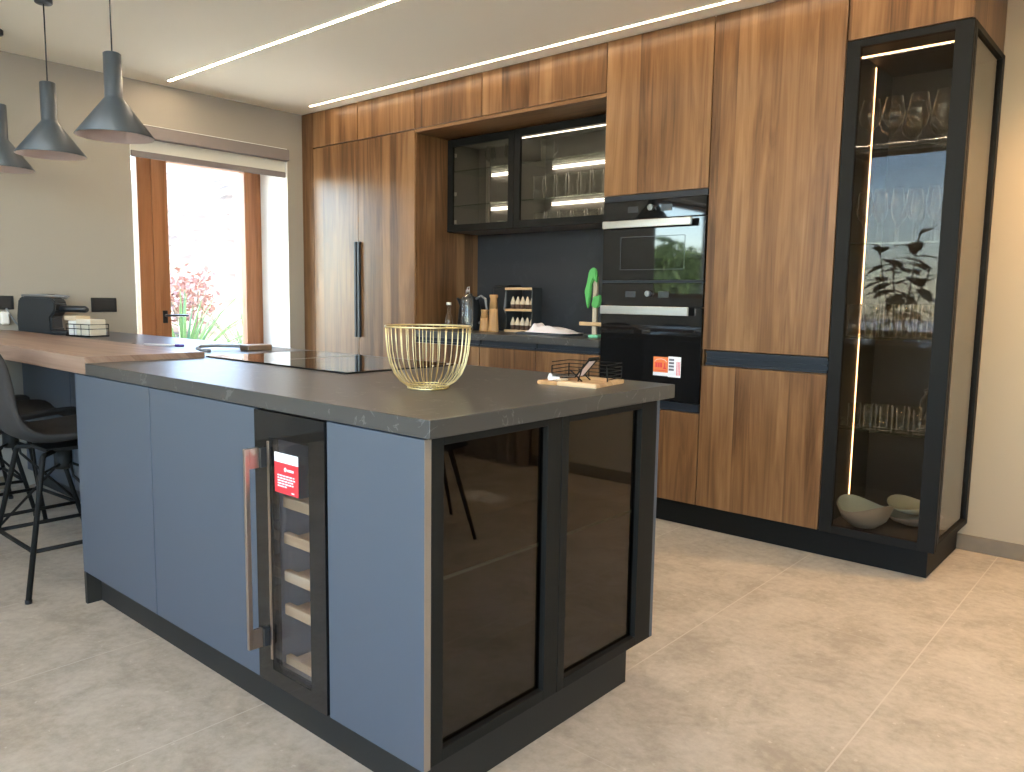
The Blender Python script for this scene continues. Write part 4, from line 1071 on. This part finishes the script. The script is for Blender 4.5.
# ------------------------------------------------------------------ bar stools
def stool(loc, rz, label):
    t = thing('bar_stool', label, 'stool', (0, 0, 0), 'grey bar stools at the wooden bar')
    # shell: profile runs from the front lip over the seat up the back (front is +y)
    pr = [(.235, .562), (.225, .584), (.17, .592), (.08, .584), (-.02, .574), (-.11, .574), (-.175, .594), (-.225, .650), (-.258, .73), (-.280, .81), (-.297, .90), (-.305, .955)]
    wd_ = [.17, .19, .205, .215, .218, .218, .215, .212, .208, .20, .185, .14]
    mb = MB(); n = 12; V = []
    for (py, pz), hw_ in zip(pr, wd_):
        row = []
        for k in range(n + 1):
            u = -1 + 2 * k / n
            curl = abs(u) ** 3
            back = max(0, min(1, (pz - .64) / .2))
            row.append(mb.bm.verts.new((u * hw_, py + curl * .055 * back, pz + curl * .035 * (1 - back))))
        V.append(row)
    for i in range(len(pr) - 1):
        for k in range(n):
            f = mb.bm.faces.new((V[i][k], V[i][k + 1], V[i + 1][k + 1], V[i + 1][k])); f.smooth = True
    bmesh.ops.recalc_face_normals(mb.bm, faces=mb.bm.faces[:])
    bmesh.ops.solidify(mb.bm, geom=mb.bm.faces[:], thickness=.024)
    for f in mb.bm.faces: f.smooth = True
    shl = mb.build('seat_shell', M_fabric, t)
    md = shl.modifiers.new('soft', 'SUBSURF'); md.levels = 1; md.render_levels = 1
    m = MB().box(-.09, .09, -.09, .10, .538, .552)
    m.lathe([(.0005, .45), (.030, .45), (.034, .46), (.034, .539), (.0005, .539)], (0, 0, 0), 16)
    m.build('swivel_mount', M_black, t)
    feet = {}
    for sx in (-1, 1):
        for sy in (-1, 1):
            foot = Vector((sx * .235, sy * .225, 0)); top = Vector((sx * .150, sy * .125, .520))
            bend = Vector((sx * .137, sy * .112, .538)); inn = Vector((sx * .06, sy * .05, .539))
            lg = MB().tube([foot + Vector((0, 0, .012)), top, top * .5 + bend * .5 + Vector((sx * .003, sy * .003, .004)), bend, inn], .0105, 10).build('leg', M_black, t)
            MB().lathe([(.0005, 0), (.013, 0), (.013, .014), (.0005, .014)], foot, 12).build('foot_cap', M_blackp, lg)
            feet[(sx, sy)] = (foot, top)
    def at(k, z): f, tp = feet[k]; s = z / tp.z; return f + (tp - f) * s
    zr = .185
    cor = [(1, 1), (1, -1), (-1, -1), (-1, 1)]
    for i in range(4): MB().tube([at(cor[i], zr), at(cor[(i + 1) % 4], zr)], .0085, 8).build('footrest_bar', M_black, t)
    for i in range(4):
        a, b = cor[i], cor[(i + 1) % 4]; hub = Vector((0, 0, .468))
        MB().tube([at(a, .20), (at(a, .2) + at(b, .2)) * .25 + hub * .5 + Vector((0, 0, .10)), hub + (at(a, .5) - hub) * .15], .006, 6).build('brace', M_black, t)
    t.location = loc; t.rotation_euler = (0, 0, rz)
    return t
st0 = stool((-2.29, .085, 0), 0, 'grey upholstered bar stool nearest the island end')
copy_tree(st0, (-2.93, .085, 0), R(4), 'second grey bar stool, just behind the nearest one')
copy_tree(st0, (-3.58, .085, 0), R(-3), 'grey bar stool at the wall end of the bar')

# ------------------------------------------------------------------ out of frame, mirrored in the dark glass
def chair(loc, rz):
    t = thing('dining_chair', 'black shell dining chair near the back wall curtain, mirrored in the island glass', 'chair', (0, 0, 0))
    mb = MB(); pr = [(.22, .44), (.10, .45), (-.10, .44), (-.19, .47), (-.23, .60), (-.25, .80)]; V = []
    for py, pz in pr: V.append([mb.bm.verts.new((u * .21, py, pz + .03 * abs(u) ** 3)) for u in (-1, -.6, -.2, .2, .6, 1)])
    for i in range(5):
        for k in range(5): mb.bm.faces.new((V[i][k], V[i][k + 1], V[i + 1][k + 1], V[i + 1][k])).smooth = True
    bmesh.ops.solidify(mb.bm, geom=mb.bm.faces[:], thickness=.02)
    mb.build('seat_shell', M_blackp, t)
    for sx in (-1, 1):
        for sy in (-1, 1): MB().tube([(sx * .24, sy * .23, .0), (sx * .14, sy * .12, .43)], [.009, .013], 8).build('leg', M_black, t)
    t.location = loc; t.rotation_euler = (0, 0, rz)
chair((1.62, 1.50, 0), R(120))
pp = thing('potted_rubber_plant', 'tall rubber plant in a grey pot, mirrored in the display cabinet glass', 'plant', (-1.15, -2.7, 0))
MB().lathe([(.0005, 0), (.17, 0), (.22, .42), (.20, .42), (.19, .38), (.0005, .38)], (-1.15, -2.7, 0), 28).build('pot', M_pot, pp)
m = MB()
tops = []
for k in range(4):
    a = k * 1.7; tp = Vector((-1.15 + .26 * math.cos(a), -2.7 + .2 * math.sin(a), 1.5 + .13 * k)); tops.append(tp)
    m.tube([(-1.15, -2.7, .36), (-1.15 + .08 * math.cos(a), -2.7 + .08 * math.sin(a), .9), tp], [.014, .011, .006], 6)
m.build('stems', M_bark, pp)
random.seed(11)
m = MB()
for tp in tops:
    for k in range(13):
        s = k / 12; p = Vector((-1.15, -2.7, 1.0)) * (1 - s) + tp * s
        a = k * 2.4 + tp.x * 9; ln, wd_ = random.uniform(.26, .36), random.uniform(.065, .085); el = random.uniform(-.2, .6)
        dv = Vector((math.cos(a) * math.cos(el), math.sin(a) * math.cos(el), math.sin(el))); sd_ = Vector((-math.sin(a), math.cos(a), 0))
        pr = None
        for i in range(6):
            q = i / 5; cc = p + dv * ln * q + Vector((0, 0, -.10 * q * q)); ww = wd_ * math.sin(PI * min(1, q * .92 + .06))
            cur = (m.bm.verts.new(cc - sd_ * ww), m.bm.verts.new(cc + Vector((0, 0, -.008))), m.bm.verts.new(cc + sd_ * ww))
            if pr: m.bm.faces.new((pr[0], pr[1], cur[1], cur[0])); m.bm.faces.new((pr[1], pr[2], cur[2], cur[1]))
            pr = cur
m.build('leaves', M_leaf, pp)
